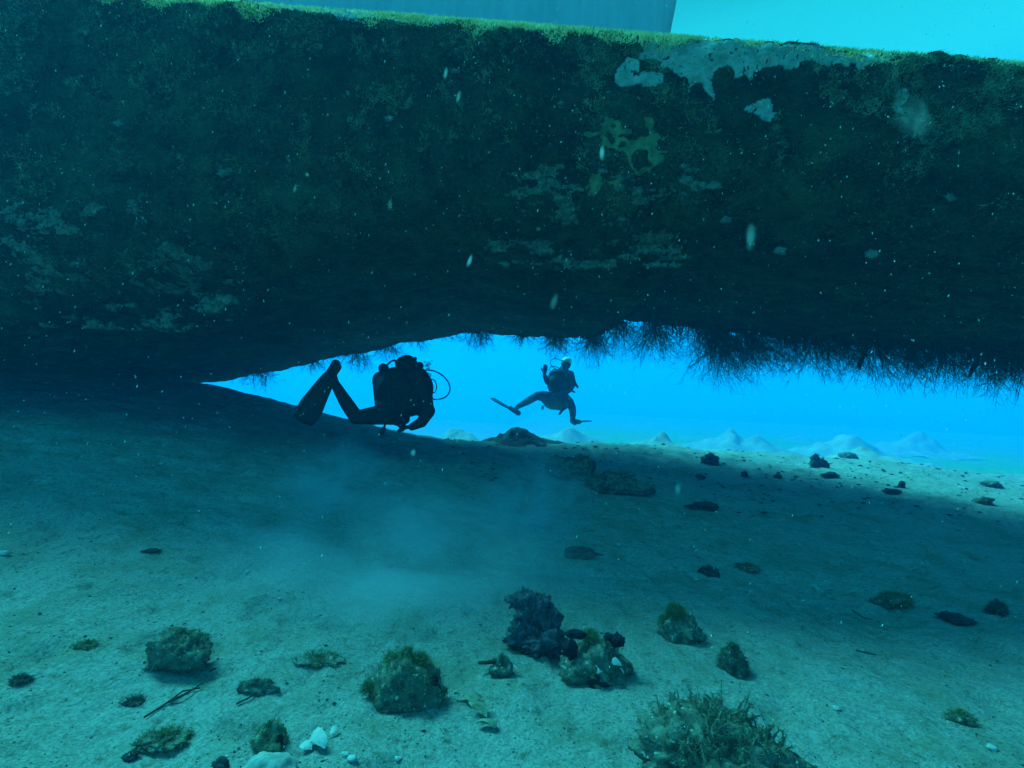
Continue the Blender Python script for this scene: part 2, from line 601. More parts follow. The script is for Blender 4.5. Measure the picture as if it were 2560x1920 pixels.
def hull_material():
    mt = bpy.data.materials.new('fouled_hull')
    mt.use_nodes = True
    t = mt.node_tree
    L = t.links.new
    b = t.nodes['Principled BSDF']
    b.inputs['Roughness'].default_value = 0.95
    b.inputs['Specular IOR Level'].default_value = 0.1
    tcn = t.nodes.new('ShaderNodeTexCoord')
    def noise(sc, det=5, rough=0.6, st=None, off=0):
        n = t.nodes.new('ShaderNodeTexNoise')
        n.inputs['Scale'].default_value = sc
        n.inputs['Detail'].default_value = det
        n.inputs['Roughness'].default_value = rough
        mp = t.nodes.new('ShaderNodeMapping')
        mp.inputs['Scale'].default_value = st or (1, 1, 1)
        mp.inputs['Location'].default_value = (off, off, off)
        L(tcn.outputs['Object'], mp.inputs[0])
        L(mp.outputs[0], n.inputs['Vector'])
        return n.outputs[0]
    def ramp_(f, p0, c0, p1, c1):
        r = t.nodes.new('ShaderNodeValToRGB')
        r.color_ramp.elements[0].position = p0
        r.color_ramp.elements[1].position = p1
        r.color_ramp.elements[0].color = (*c0, 1)
        r.color_ramp.elements[1].color = (*c1, 1)
        L(f, r.inputs[0])
        return r.outputs[0]
    def mixc_(f, a, c):
        q = t.nodes.new('ShaderNodeMix'); q.data_type = 'RGBA'
        L(f, q.inputs[0]); L(a, q.inputs[6])
        if isinstance(c, tuple): q.inputs[7].default_value = (*c, 1)
        else: L(c, q.inputs[7])
        return q.outputs[2]
    col = ramp_(noise(5, 8, 0.75), 0.40, (.004, .005, .003), 0.62, (.085, .10, .045))
    fine = ramp_(noise(38, 6, 0.85), 0.47, (0, 0, 0), 0.70, (.8, .8, .8))
    col = mixc_(fine, col, (.17, .21, .10))
    # horizontal band of scabby, paler encrustation half way down
    st = ramp_(noise(3.0, 8, 0.72, (1, 1, 3.2), 4), 0.56, (0, 0, 0), 0.64, (.8, .8, .8))
    col = mixc_(st, col, (.080, .085, .066))
    big = ramp_(noise(1.1, 9, 0.7, (1, 1, 1.6), 21), 0.40, (0, 0, 0), 0.62, (.75, .75, .75))
    col = mixc_(big, col, (.014, .018, .009))
    sp_ = ramp_(noise(42, 2, 0.6, None, 9), 0.70, (0, 0, 0), 0.75, (1, 1, 1))
    col = mixc_(sp_, col, (.22, .25, .20))
    # yellow-green film only where the plate faces up
    L(col, b.inputs['Base Color'])
    bp = t.nodes.new('ShaderNodeBump'); bp.inputs['Strength'].default_value = 1.0; bp.inputs['Distance'].default_value = 0.02
    L(noise(38, 7, 0.8), bp.inputs['Height'])
    bp2 = t.nodes.new('ShaderNodeBump'); bp2.inputs['Strength'].default_value = 0.9; bp2.inputs['Distance'].default_value = 0.05
    L(noise(9, 6, 0.7, (1, 1, 1.8)), bp2.inputs['Height']); L(bp.outputs[0], bp2.inputs['Normal'])
    L(bp2.outputs[0], b.inputs['Normal'])
    return mt
HULL = hull_material()
V0 = V - np.array(hull_loc)
hull = put('hull_plating', npmesh('hull_plating', V0, F), HULL, pontoon)
# end plates
for i_, nm in ((0, 'end_plate'), (ns_ - 1, 'end_plate')):
    me = bpy.data.meshes.new(nm)
    ring = [tuple(p - np.array(hull_loc)) for p in HS[i_]]
    me.from_pydata(ring, [], [tuple(range(len(ring)))])
    put(nm, me, HULL, pontoon)
# the column standing on the pontoon
cm = MB()
cx0, cx1, cy0, cy1 = -5.9, None, 6.6, 7.5
xa, xb = PX(1672, 92, 6.6).x, PX(1692, 0, 6.6).x
zb_, zt_ = 3.6, 13.0
xtop = xa + (xb - xa) * (zt_ - PX(1672, 92, 6.6).z) / (PX(1692, 0, 6.6).z - PX(1672, 92, 6.6).z)
xbot = xa - (xb - xa) * (PX(1672, 92, 6.6).z - zb_) / (PX(1692, 0, 6.6).z - PX(1672, 92, 6.6).z)
rows, cols = 60, 60
Vc, Fc = [], []
per = []
for k in range(cols): per.append((0, k / cols))
for k in range(10): per.append((1, k / 10))
for k in range(cols): per.append((2, k / cols))
for k in range(10): per.append((3, k / 10))
for r_ in range(rows + 1):
    z = zb_ + (zt_ - zb_) * r_ / rows
    x1 = xbot + (xtop - xbot) * r_ / rows
    for s_, q in per:
        if s_ == 0: p = [cx0 + (x1 - cx0) * q, cy0]
        elif s_ == 1: p = [x1, cy0 + (cy1 - cy0) * q]
        elif s_ == 2: p = [x1 + (cx0 - x1) * q, cy1]
        else: p = [cx0, cy1 + (cy0 - cy1) * q]
        Vc.append([p[0], p[1], z])
Vc = np.array(Vc)
nz = fbm(Vc[:, 0] * 3, Vc[:, 1] * 3, Vc[:, 2] * 3, 4, 91)
Vc[:, 0] += nz * 0.02 * (Vc[:, 0] > 0)
Vc[:, 1] += nz * 0.02
pn = len(per)
for r_ in range(rows):
    for k in range(pn):
        Fc.append((r_ * pn + k, r_ * pn + (k + 1) % pn, (r_ + 1) * pn + (k + 1) % pn, (r_ + 1) * pn + k))
cm.add(Vc.tolist(), Fc + [tuple(range(rows * pn, rows * pn + pn))])
COLM = mat('hazed_column_fouling', (.46, .47, .43), (.54, .55, .50), 3.0, 0.95, 0.5, 30, stretch=(2, 2, .25))  # streaky fouling, its base paled to paint the haze in front
cm.build('support_column', COLM, pontoon)

# ------------------------------------------------------------------ growth on the pontoon
rs = np.random.default_rng(21)

def strands(P, N, L, W, rs, curl=0.6, segs=7, droop=(0, 0, 0), wob=0.25):
    n = len(P)
    P = np.asarray(P, float); N = np.asarray(N, float)
    d = N / np.maximum(np.linalg.norm(N, axis=1, keepdims=True), 1e-6)
    side = np.cross(d, rs.normal(size=(n, 3)))
    side /= np.maximum(np.linalg.norm(side, axis=1, keepdims=True), 1e-6)
    bend = rs.normal(size=(n, 3)) * curl / segs + np.array(droop) / segs
    c = P.copy()
    V = []
    for k in range(segs + 1):
        t = k / segs
        w = (W * (1 - 0.75 * t))[:, None] * 0.5
        V += [c - side * w, c + side * w]
        d = d + bend + rs.normal(size=(n, 3)) * wob / segs
        d /= np.maximum(np.linalg.norm(d, axis=1, keepdims=True), 1e-6)
        c = c + d * (L / segs)[:, None]
        side = side - d * (side * d).sum(1, keepdims=True)
        side /= np.maximum(np.linalg.norm(side, axis=1, keepdims=True), 1e-6)
    V = np.stack(V, 1).reshape(-1, 3)
    m_ = 2 * (segs + 1)
    base = np.arange(n) * m_
    F = np.concatenate([np.stack([base + 2 * k, base + 2 * k + 1, base + 2 * k + 3, base + 2 * k + 2], 1) for k in range(segs)], 0)
    return V, F

def hull_face(x, z):
    """front surface of the pontoon: y for (x, z)"""
    x = np.asarray(x, float); z = np.asarray(z, float)
    zt = z_top(x); rt = RT
    zc = zt - rt
    zz = np.clip(z - zc, 0, rt * 0.995)
    y = HY0 + rt - np.sqrt(rt * rt - zz * zz)
    zb = z_bot(x); rb = np.minimum(0.62, (zt - zb) * 0.40)
    q = np.clip((zb + rb) - z, 0, rb * 0.98)
    y = y + rb - np.sqrt(rb * rb - q * q)
    d = 0.045 * fbm(x * 2.2, y * 2.2, z * 3.0, 4, 61) + 0.018 * fbm(x * 11, y * 11, z * 14, 3, 67)
    d = d + 0.02 * sst(0.2, 0.7, vnoise(x * 1.6, y * 3, z * 7, 71))
    return y - d + SH * x

def inpoly(X, Z, P):
    r = np.zeros(X.shape, bool)
    n = len(P)
    for i in range(n):
        x1, z1 = P[i]; x2, z2 = P[(i + 1) % n]
        c = ((z1 > Z) != (z2 > Z)) & (X < (x2 - x1) * (Z - z1) / (z2 - z1 + 1e-12) + x1)
        r ^= c
    return r

def crust(name, mask, x0, x1, z0, z1, step, thick, material, **props):
    xs_ = np.arange(x0, x1, step); zs_ = np.arange(z0, z1, step)
    X, Z = np.meshgrid(xs_ + step / 2, zs_ + step / 2)
    M = mask(X, Z) & (Z < z_top(X) - 0.004)
    VX, VZ = np.meshgrid(np.append(xs_, xs_[-1] + step), np.append(zs_, zs_[-1] + step))
    VX2 = VX + step * 0.45 * vnoise(VX * 90, VZ * 90, 3, 5)
    VZ2 = np.minimum(VZ + step * 0.45 * vnoise(VX * 90, VZ * 90, 9, 6), z_top(VX) - 0.002)
    Y = hull_face(VX2, VZ2)
    bump = 0.35 * thick * fbm(VX * 14, VZ * 14, 0, 3, 8)
    n_ = VX.size
    front = np.stack([VX2, Y - thick - bump, VZ2], -1).reshape(-1, 3)
    back = np.stack([VX2, Y + 0.03, VZ2], -1).reshape(-1, 3)
    w = VX.shape[1]
    ids = np.arange(n_).reshape(VX.shape)
    q = np.stack([ids[:-1, :-1], ids[:-1, 1:], ids[1:, 1:], ids[1:, :-1]], -1)
    Fs = [q[M]]
    Mp = np.pad(M, 1)
    for (di, dj, a, b) in ((-1, 0, 0, 1), (1, 0, 2, 3), (0, -1, 3, 0), (0, 1, 1, 2)):
        nb = Mp[1 + di:1 + di + M.shape[0], 1 + dj:1 + dj + M.shape[1]]
        e = q[M & ~nb]
        Fs.append(np.stack([e[:, b], e[:, a], e[:, a] + n_, e[:, b] + n_], -1))
    F = np.concatenate(Fs, 0)
    Vv = np.concatenate([front, back], 0)
    used, inv = np.unique(F, return_inverse=True)
    Vv = Vv[used] - np.array(hull_loc)
    me = npmesh(name, Vv, inv.reshape(F.shape), False)
    return put(name, me, material, pontoon, **props)

def crop2xz(pts, ox, oy, sc):
    r = []
    for cx_, cy_ in pts:
        p = PH(ox + cx_ / sc, oy + cy_ / sc, HY0)
        r.append((p.x, p.z))
    return r

PATCH = mat('pale_crust', (.16, .20, .15), (.30, .35, .27), 14, 0.9, 0.4, 60, speck=(48, 0.66, (.10, .12, .07)))
PATCHD = mat('dull_crust', (.035, .045, .028), (.16, .18, .12), 22, 0.95, 0.6, 60, speck=(40, 0.58, (.05, .06, .035)))
YEL = mat('ochre_sponge', (.07, .08, .035), (.18, .19, .08), 10, 0.9, 0.5, 50)

def polymask(P, amp=0.02):
    def f(X, Z):
        return inpoly(X + amp * fbm(X * 16, Z * 16, 0, 3, 3), Z + amp * fbm(X * 16, Z * 16, 5, 3, 4), P) & \
            (fbm(X * 34, Z * 34, 1, 2, 13) < 0.82)
    return f

top_poly = crop2xz([(490, 200), (520, 130), (560, 60), (900, 90), (1300, 130), (1700, 170), (1960, 190), (2060, 235), (1900, 290), (1800, 320),
    (1775, 270), (1755, 300), (1660, 290), (1650, 265), (1620, 300), (1590, 295), (1510, 240), (1470, 290), (1380, 300), (1340, 270),
    (1290, 290), (1200, 310), (1170, 360), (1140, 330), (1080, 345), (1060, 300), (1020, 280), (960, 330), (935, 380), (945, 500),
    (900, 460), (870, 440), (860, 400), (830, 380), (790, 445), (800, 400), (750, 350), (720, 360), (650, 300), (600, 310), (610, 260), (560, 225), (500, 225)], 1400, 50, 2.458)
left_poly = crop2xz([(430, 210), (480, 240), (488, 340), (520, 320), (600, 330), (635, 345), (630, 400), (560, 440), (460, 420), (440, 435),
    (370, 420), (330, 350), (340, 310), (380, 260)], 1400, 50, 2.458)
mid_poly = crop2xz([(1135, 550), (1160, 520), (1210, 505), (1225, 485), (1310, 480), (1320, 540), (1355, 550), (1330, 590), (1280, 630), (1250, 625)], 1400, 50, 2.458)
right_poly = crop2xz([(2060, 440), (2150, 430), (2140, 480), (2100, 520), (2110, 580), (2060, 590), (2020, 540)], 1400, 50, 2.458)
def bbox(P, m_=0.06):
    a = np.array(P); return a[:, 0].min() - m_, a[:, 0].max() + m_, a[:, 1].min() - m_, a[:, 1].max() + m_
for P_, nm, lb, am in ((top_poly, 'bare_patch', 'long pale bare patch running along the top edge', 0.018),
                   (left_poly, 'bare_patch', 'rounded pale bare patch beside a dark round hole in the growth', 0.012),
                   (mid_poly, 'bare_patch', 'small shield shaped pale patch below the long one', 0.010),
                   (right_poly, 'bare_patch', 'small faint pale patch near the right edge', 0.012)):
    x0, x1, z0, z1 = bbox(P_)
    crust(nm, polymask(P_, am), x0, x1, z0, z1, 0.010, 0.010, PATCH, label=lb)

def region(x0, x1, z0, z1, soft=0.2):
    def f(X, Z):
        a = sst(x0, x0 + soft * 2, X) * sst(x1, x1 - soft * 2, X) * sst(z0, z0 + soft * .5, Z) * sst(z1, z1 - soft * .5, Z)
        return a
    return f
a0, a1 = PH(1400, 480, 3.5), PH(1720, 285, 3.5)
rg = region(a0.x, a1.x, a0.z, a1.z, 0.12)
crust('encrusting_sponge', lambda X, Z: (1 - np.abs(fbm(X * 6.5, Z * 8, 2, 3, 33)) * 2.6) * rg(X, Z) > 0.52, a0.x, a1.x, a0.z, a1.z, 0.010, 0.014, YEL,
      label='ochre branching sponge crust in the middle of the plating')
a0, a1 = PH(1120, 640, 3.5), PH(1900, 370, 3.5)
rg2 = region(a0.x, a1.x, a0.z, a1.z, 0.25)
crust('scabby_crust', lambda X, Z: (fbm(X * 6, Z * 18, 2, 6, 43, 0.75) * 0.8 + 0.40) * rg2(X, Z) > 0.66, a0.x, a1.x, a0.z, a1.z, 0.011, 0.012, PATCHD,
      kind='stuff')
a0, a1 = PH(0, 790, 3.5), PH(620, 480, 3.5)
rg3 = region(a0.x - .4, a1.x, a0.z - .1, a1.z, 0.25)
crust('scabby_crust', lambda X, Z: (fbm(X * 5.4, Z * 12, 2, 6, 47, 0.75) * 0.8 + 0.30) * rg3(X, Z) > 0.66, a0.x - .4, a1.x, a0.z, a1.z, 0.013, 0.012, PATCHD,
      kind='stuff')
# barnacle discs
BAR = mat('barnacle', (.08, .10, .075), (.15, .17, .13), 30, 0.9)
for (px, py, r) in ((1557, 448, 9), (1610, 455, 10), (1722, 440, 13), (1797, 446, 14), (1868, 490, 12), (1510, 420, 8), (2275, 590, 12), (2010, 590, 10), (1575, 512, 7),
                    (560, 430, 12), (300, 310, 9), (1140, 175, 9), (975, 300, 8), (2420, 470, 11)):
    p = PH(px, py, 3.5)
    yy = float(hull_face(p.x, p.z))
    R_ = r * 3.5 / 1280
    q = MB()
    q.ell((p.x, yy, p.z), R_ * 1.5, .012, R_ * .9, n=16, noise=.5, seed=int(px))
    q.build('barnacle', BAR, pontoon)

# turf: dark on the face, yellow-green along the sunlit top edge
TURF = mat('dark_turf', (.008, .011, .005), (.15, .18, .07), 2.6, 0.95, contrast=(.44, .70), detail=12)
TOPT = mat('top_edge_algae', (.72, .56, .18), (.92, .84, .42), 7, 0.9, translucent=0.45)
n = 80000
X = rs.uniform(-4.6, 4.6, n); Z = z_bot(X) + 0.1 + rs.uniform(0, 1, n) * (z_top(X) - z_bot(X) - 0.12)
keep = np.ones(n, bool)
for P_ in (top_poly, left_poly, mid_poly):
    keep &= ~inpoly(X, Z, P_)
X, Z = X[keep], Z[keep]
P = np.stack([X, hull_face(X, Z) + 0.004, Z], -1)
N = np.stack([rs.normal(0, .5, len(X)), -np.ones(len(X)), rs.normal(-.1, .5, len(X))], -1)
dn = 0.5 + 0.5 * fbm(X * 3, Z * 3, 1, 4, 77)
Vt, Ft = blades(P, N, rs.uniform(.010, .034, len(X)) * (0.35 + 1.3 * dn), rs.uniform(.003, .008, len(X)), rs, 0.9, 2)
put('turf', npmesh('turf', Vt - np.array(hull_loc), Ft), TURF, pontoon, kind='stuff')
# paler growth in ragged clusters, denser upward to paint the light from above
PGR = mat('pale_growth', (.07, .09, .04), (.25, .30, .16), 9, 0.95)
n = 260000
X = rs.uniform(-4.6, 4.6, n); hh = rs.uniform(0, 1, n); Z = z_bot(X) + 0.1 + hh * (z_top(X) - z_bot(X) - 0.12)
cl = fbm(X * 4.2, Z * 4.2, 3, 5, 177, 0.72) + .55 * fbm(X * 16, Z * 11, 5, 3, 178, 0.7)
keep = (cl + rs.uniform(-.55, .55, n) + (hh - .55) * .9) > .78
for P_ in (top_poly, left_poly, mid_poly):
    keep &= ~inpoly(X, Z, P_)
X, Z = X[keep], Z[keep]
P = np.stack([X, hull_face(X, Z) - 0.004, Z], -1)
N = np.stack([rs.normal(0, .6, len(X)), -np.ones(len(X)), rs.normal(.1, .6, len(X))], -1)
Vt, Ft = blades(P, N, rs.uniform(.008, .030, len(X)), rs.uniform(.004, .011, len(X)), rs, 1.2, 1)
put('pale_growth', npmesh('pale_growth', Vt - np.array(hull_loc), Ft), PGR, pontoon, kind='stuff')
n = 60000
X = rs.uniform(-5.2, 5.6, n)
dens = sst(-0.5, 0.3, fbm(X * 2.2, X * 0 + 1, 0, 4, 81)) * (1 - 0.45 * sst(0.9, 1.4, X)) + 0.22
X = X[rs.uniform(0, 1, n) < dens]
n = len(X)
th = rs.uniform(0, 1, n) ** 0.9
zt = z_top(X)
ang = th * (1.25 + .40 * np.clip(fbm(X * 5, X * 0, 4, 3, 88), -.6, 1.2))                                  # 0 = top plate, pi/2 = face
yy = SH * X + HY0 + RT - RT * np.sin(np.minimum(ang, pi / 2)) + 0.10 * (rs.uniform(0, 1, n) < .2)
zz = zt - RT + RT * np.cos(np.minimum(ang, pi / 2)) - np.maximum(ang - pi / 2, 0) * 0.12
P = np.stack([X, yy, zz], -1)
N = np.stack([rs.normal(0, .45, n), -np.sin(ang) - .1, np.cos(ang) + rs.normal(.15, .4, n)], -1)
P = P + N / np.linalg.norm(N, axis=1, keepdims=True) * 0.03
Vt, Ft = blades(P, N, rs.uniform(.006, .022, n), rs.uniform(.005, .014, n), rs, 1.5, 2)
put('top_edge_algae', npmesh('top_edge_algae', Vt - np.array(hull_loc), Ft), TOPT, pontoon, kind='stuff')

# hydroids hanging from the far bottom edge and the underside
HYD = mat('hydroid', (.02, .028, .02), (.06, .075, .045), 6, 0.9, translucent=0.35)
n = 4600
X = rs.uniform(-5.0, 10.6, n)
dens = np.where(X < 1.1, 0.10 + 0.35 * sst(.0, .5, vnoise(X * 2.4, 0 * X, 3, 83)), 0.45 + 0.55 * sst(-.3, .4, vnoise(X * 1.8, 0 * X, 6, 84)))
X = X[rs.uniform(0, 1, n) < dens]; n = len(X)
Y = SH * X + HY1F(X) - np.where(rs.uniform(0, 1, n) < .7, rs.uniform(.04, .45, n), rs.uniform(.2, 2.2, n))
Zb = z_bot(X) + 0.02
Lh = 1.4 * (rs.uniform(.05, .20, n) + np.where(X > 1.1, rs.uniform(0, .16, n) * (0.5 + 0.5 * vnoise(X * 1.1, 0 * X, 8, 85) + .4), 0)) * np.where(X < -.5, .8, 1)
P = np.stack([X, Y, Zb], -1)
N = np.stack([rs.normal(.1, .5, n), rs.normal(0, .4, n), -np.ones(n)], -1)
Vt, Ft = strands(P, N, Lh, rs.uniform(.005, .009, n), rs, 0.9, 6, (0.25, 0, 0.15), .35)
put('hydroid_fringe', npmesh('hydroid_fringe', Vt - np.array(hull_loc), Ft), HYD, pontoon, kind='stuff')

def tuft(px, ydist, Lm, nst, spread, label, name='hydroid_tuft', lean=0.2):
    Lm *= 1.6 if px < 1850 else 1.6 - .45 * (px - 1850) / 680; nst = int(nst * 3.2)
    pp = PH(px, 850, ydist)
    for _ in range(5): pp = PH(px, 850, float(HY1F(pp.x)) - (8.4 - ydist))
    x, ydist = pp.x, pp.y
    z = float(z_bot(x)) + 0.02
    t = thing(name, label, 'hydroid', (x, ydist, z), 'hydroid tufts hanging under the pontoon')
    main = nst // 7
    # stems, then side branches off the stems
    P = np.stack([rs.normal(0, .09, main), rs.normal(0, .06, main), np.zeros(main)], -1)
    N = np.stack([rs.normal(lean, spread, main), rs.normal(0, spread * .7, main), -np.ones(main)], -1)
    L = rs.uniform(.55, 1.0, main) * Lm
    V1, F1 = strands(P, N, L, np.full(main, .009), rs, 0.7, 10, (lean, 0, 0.25), .3)
    pts = V1.reshape(main, 22, 3)
    si = rs.integers(0, main, nst); ki = rs.integers(2, 10, nst)
    P2 = pts[si, ki * 2]
    dd = pts[si, np.minimum(ki * 2 + 2, 20)] - P2
    dd /= np.maximum(np.linalg.norm(dd, axis=1, keepdims=True), 1e-6)
    N2 = dd + rs.normal(0, .45, (nst, 3))
    V2, F2 = strands(P2, N2, rs.uniform(.08, .32, nst) * Lm, np.full(nst, .0042), rs, 1.0, 6, (0.2, 0, 0.1), .35)
    me = npmesh(name, np.concatenate([V1, V2]), np.concatenate([F1, F2 + len(V1)]))
    put('stem', me, HYD, t)
    return t
TF = [(660, .26, 120, .7, 'feathery hydroid tuft furthest left, close to where the pontoon meets the sand'),
      (790, .22, 90, .8, 'small hydroid tuft hanging above the toe of the nearer diver'),
      (890, .30, 150, .8, 'hydroid tuft hanging between the fin and the tank of the nearer diver'),
      (965, .26, 150, .9, 'hydroid tuft just above and left of the head of the nearer diver'),
      (1040, .16, 60, .8, 'short sparse hydroid tuft right of the head of the nearer diver'),
      (1120, .14, 50, .6, 'short dark hydroid tuft at the highest point of the sloping edge'),
      (1200, .26, 200, .6, 'broad short hydroid clump where the edge turns level'),
      (1300, .20, 100, .6, 'thin hydroid tuft in the middle of the level edge'),
      (1395, .28, 240, .6, 'dense hydroid clump right above the head of the farther diver'),
      (1480, .38, 220, .6, 'hydroid tuft at the step in the bottom edge'),
      (1545, .46, 260, .55, 'long fine hydroid tuft just right of the step in the bottom edge'),
      (1635, .52, 360, .45, 'fan shaped hydroid tuft left of the dark finger sponge'),
      (1740, .46, 240, .6, 'hydroid tuft just right of the dark finger sponge'),
      (1790, .62, 620, .42, 'densest and deepest hydroid clump, hanging lowest of all'),
      (1870, .50, 420, .5, 'dense hydroid clump beside the deepest one'),
      (1950, .44, 260, .55, 'slanting hydroid tuft right of the two dense clumps'),
      (2030, .50, 300, .5, 'slanting hydroid tuft above the pointed stone on the slope'),
      (2100, .46, 260, .5, 'hydroid tuft left of the hanging brown rope sponge'),
      (2190, .56, 300, .5, 'long hydroid tuft right of the hanging brown rope sponge'),
      (2270, .50, 300, .55, 'long sweeping hydroid tuft above the low sand mounds'),
      (2350, .54, 300, .5, 'hydroid tuft left of the smooth club sponge'),
      (2450, .56, 300, .5, 'hydroid tuft right of the smooth club sponge'),
      (2530, .60, 300, .5, 'hydroid tuft cut off by the right side of the view')]
for px, Lm, nst, sp, lb in TF:
    tuft(px, 8.2 if px < 1900 else 8.0, Lm, nst, sp, lb, lean=0.05 if px < 1700 else 0.3)

SPONGE = mat('dark_sponge', (.018, .016, .020), (.045, .04, .045), 20, 0.9, 0.5, 80)
def hanging_sponge(px, ydist, specs, label, name):
    pp = PH(px, 850, ydist)
    for _ in range(5): pp = PH(px, 850, float(HY1F(pp.x)) - (8.4 - ydist))
    x, ydist = pp.x, pp.y
    z = float(z_bot(x)) + 0.03
    t = thing(name, label, 'sponge', (x, ydist, z))
    for sx, ex, L, r in specs:
        q = MB()
        pts = [(x + sx + (ex - sx) * k / 8 + 0.012 * math.sin(k * 1.7 + sx * 40), ydist + 0.02 * math.sin(k), z - L * k / 8) for k in range(9)]
        q.tube(pts, [r * (1 + 0.18 * math.sin(k * 2.3 + sx * 90)) * (1 if k < 8 else .5) for k in range(9)], 8)
        q.build('finger', SPONGE, t)
    return t
hanging_sponge(1690, 8.2, [(-.06, -.05, .19, .013), (-.03, .02, .20, .013), (.05, .05, .18, .015), (.09, .08, .16, .013), (.02, .07, .15, .010)],
               'black finger sponge with short thick branches hanging from the pontoon edge', 'finger_sponge')
hanging_sponge(2155, 8.0, [(0, -.02, .40, .026), (.03, .06, .24, .016)], 'long brown rope sponge hanging straight down with a side branch', 'rope_sponge')
hanging_sponge(2450, 7.9, [(.02, -.12, .38, .022)], 'smooth slanting club sponge hanging near the right edge', 'club_sponge')

# ------------------------------------------------------------------ things on the seabed
ROCK = mat('silty_rock', (.045, .05, .035), (.20, .20, .14), 26, 0.95, 1.0, 50, speck=(60, 0.62, (.34, .36, .27)), bdist=0.012)
ROCKD = mat('dark_rock', (.022, .022, .022), (.07, .07, .065), 20, 0.95, 0.9, 50, speck=(60, 0.68, (.20, .22, .18)))
PALE = mat('pale_stone', (.24, .25, .20), (.40, .40, .34), 14, 0.9, 0.6, 40)
SHELL = mat('white_shell', (.34, .35, .29), (.52, .52, .46), 40, 0.6, 0.3, 80, spec=0.4)
SHELLY = mat('stained_shell', (.13, .135, .075), (.30, .31, .20), 30, 0.8, 0.5, 70)
ALG = mat('brown_algae', (.10, .115, .045), (.22, .24, .10), 20, 0.95)
ALGD = mat('dark_algae', (.06, .07, .045), (.13, .14, .085), 20, 0.95)
PURP = mat('purple_sponge', (.06, .05, .065), (.13, .11, .125), 30, 0.95, 1.0, 70)
BLACKS = mat('black_sponge', (.012, .008, .012), (.03, .022, .028), 30, 0.95, 0.8, 60)
TWIG = mat('twig', (.035, .035, .022), (.07, .07, .045), 20, 0.95)

def lump(w, d, h, seed, amp=0.35, fine=0.10, cut=0.25, n=64):
    """an irregular stone: V, F about the origin, flattened underside"""
    V, F = [], []
    m_ = n // 2
    th = np.linspace(0, 2 * pi, n, endpoint=False)
    ph = np.linspace(0.02, pi - 0.02, m_ + 1)
    PH, TH = np.meshgrid(ph, th, indexing='ij')
    D = np.stack([np.sin(PH) * np.cos(TH), np.sin(PH) * np.sin(TH), np.cos(PH)], -1)
    r = 1 + amp * fbm(D[..., 0] * 1.6 + seed * 3.1, D[..., 1] * 1.6, D[..., 2] * 1.6, 3, seed) \
        + fine * fbm(D[..., 0] * 7 + seed, D[..., 1] * 7, D[..., 2] * 7, 4, seed + 5)
    Pp = D * r[..., None] * np.array([w / 2, d / 2, h / 2])
    Pp[..., 2] = np.maximum(Pp[..., 2], -h * cut)
    V = Pp.reshape(-1, 3)
    ii = np.arange(len(V)).reshape(m_ + 1, n)
    F = np.stack([ii[:-1], ii[1:], np.roll(ii[1:], -1, 1), np.roll(ii[:-1], -1, 1)], -1).reshape(-1, 4)
    return V, F, D.reshape(-1, 3)

def fuzz(V, D, n, L, W, rs, material, parent, name='algae_fuzz', up=0.3, zmin=-9, curl=0.9, segs=3, sel=None):
    idx = np.where(V[:, 2] > zmin)[0] if sel is None else np.where(sel)[0]
    i = rs.choice(idx, n)
    N = D[i] + rs.normal(0, .35, (n, 3)) + np.array([0, 0, up])
    P = V[i] + rs.normal(0, .004, (n, 3))
    a, b = strands(P, N, rs.uniform(.4, 1, n) * L, rs.uniform(.5, 1, n) * W, rs, curl, segs, (0, 0, 0), .5)
    return put(name, npmesh(name, a, b), material, parent, kind='stuff')

def shell_mesh(mb, c, r, tilt, seed, depth=0.35):
    rs_ = random.Random(seed)
    R = Matrix.Rotation(rs_.uniform(0, 6.28), 3, 'Z') @ Matrix.Rotation(tilt, 3, 'X')
    n, k = 18, 6
    for side in (0, 1):
        V, F = [], []
        for i in range(k + 1):
            for j in range(n):
                a = pi * j / (n - 1)
                q = i / k
                rad = r * q * (1 + 0.05 * math.cos(a * 14)) * (1 + 0.12 * math.sin(a * 3 + seed))
                z = r * depth * math.cos(q * pi / 2) * (1 if side == 0 else .86)
                v = R @ Vector((rad * math.cos(a) * 1.0, rad * math.sin(a) * 1.15 - r * .4, z))
                V.append((v.x + c[0], v.y + c[1], v.z + c[2]))
        for i in range(k):
            for j in range(n - 1):
                F.append((i * n + j, i * n + j + 1, (i + 1) * n + j + 1, (i + 1) * n + j))
        mb.add(V, F)

def rock(name, label, cat, px, py, wpx, hpx, seed, material=ROCK, depth=0.8, fuzzn=0, fuzzL=.02, fm=ALG, amp=.35, fine=.10, sink=.36, group=None, fw=.003, up=.12):
    g = ground_at(px, py)
    w = wpx * g.y / 1280; h = hpx * g.y / 1280 * (.90 if hpx > 25 else 1)
    g.y += w * depth * 0.25
    g.z = gh(g.x, g.y)
    t = thing(name, label, cat, tuple(g), group)
    V, F, D = lump(w, w * depth, h * 1.25, seed, amp, fine, n=56 if wpx > 60 else 28)
    V = V + np.array([0, 0, h * (0.5 - sink)])
    body = put('body', npmesh('body', V, F), material, t)
    if fuzzn:
        fuzz(V, D, int(fuzzn * 1.7), fuzzL * .85, fw * .8, rs, fm, t, up=up, curl=1.6, segs=4)
    return t, V, D, w, h

def tuft_on(t, c, r, n, L, material, name='algae_tuft', W=.003, up=.9, segs=4):
    n = int(n * 1.6); L *= .75; W *= .85; up *= .35
    D = rs.normal(size=(n, 3)); D /= np.linalg.norm(D, axis=1, keepdims=True); D[:, 2] = np.abs(D[:, 2])
    P = np.array(c) + D * r * rs.uniform(.1, .8, (n, 1))
    a, b = strands(P, D + np.array([0, 0, up]), rs.uniform(.5, 1, n) * L, np.full(n, W), rs, 1.4, segs, (0, 0, 0), .9)
    return put(name, npmesh(name, a, b), material, t)

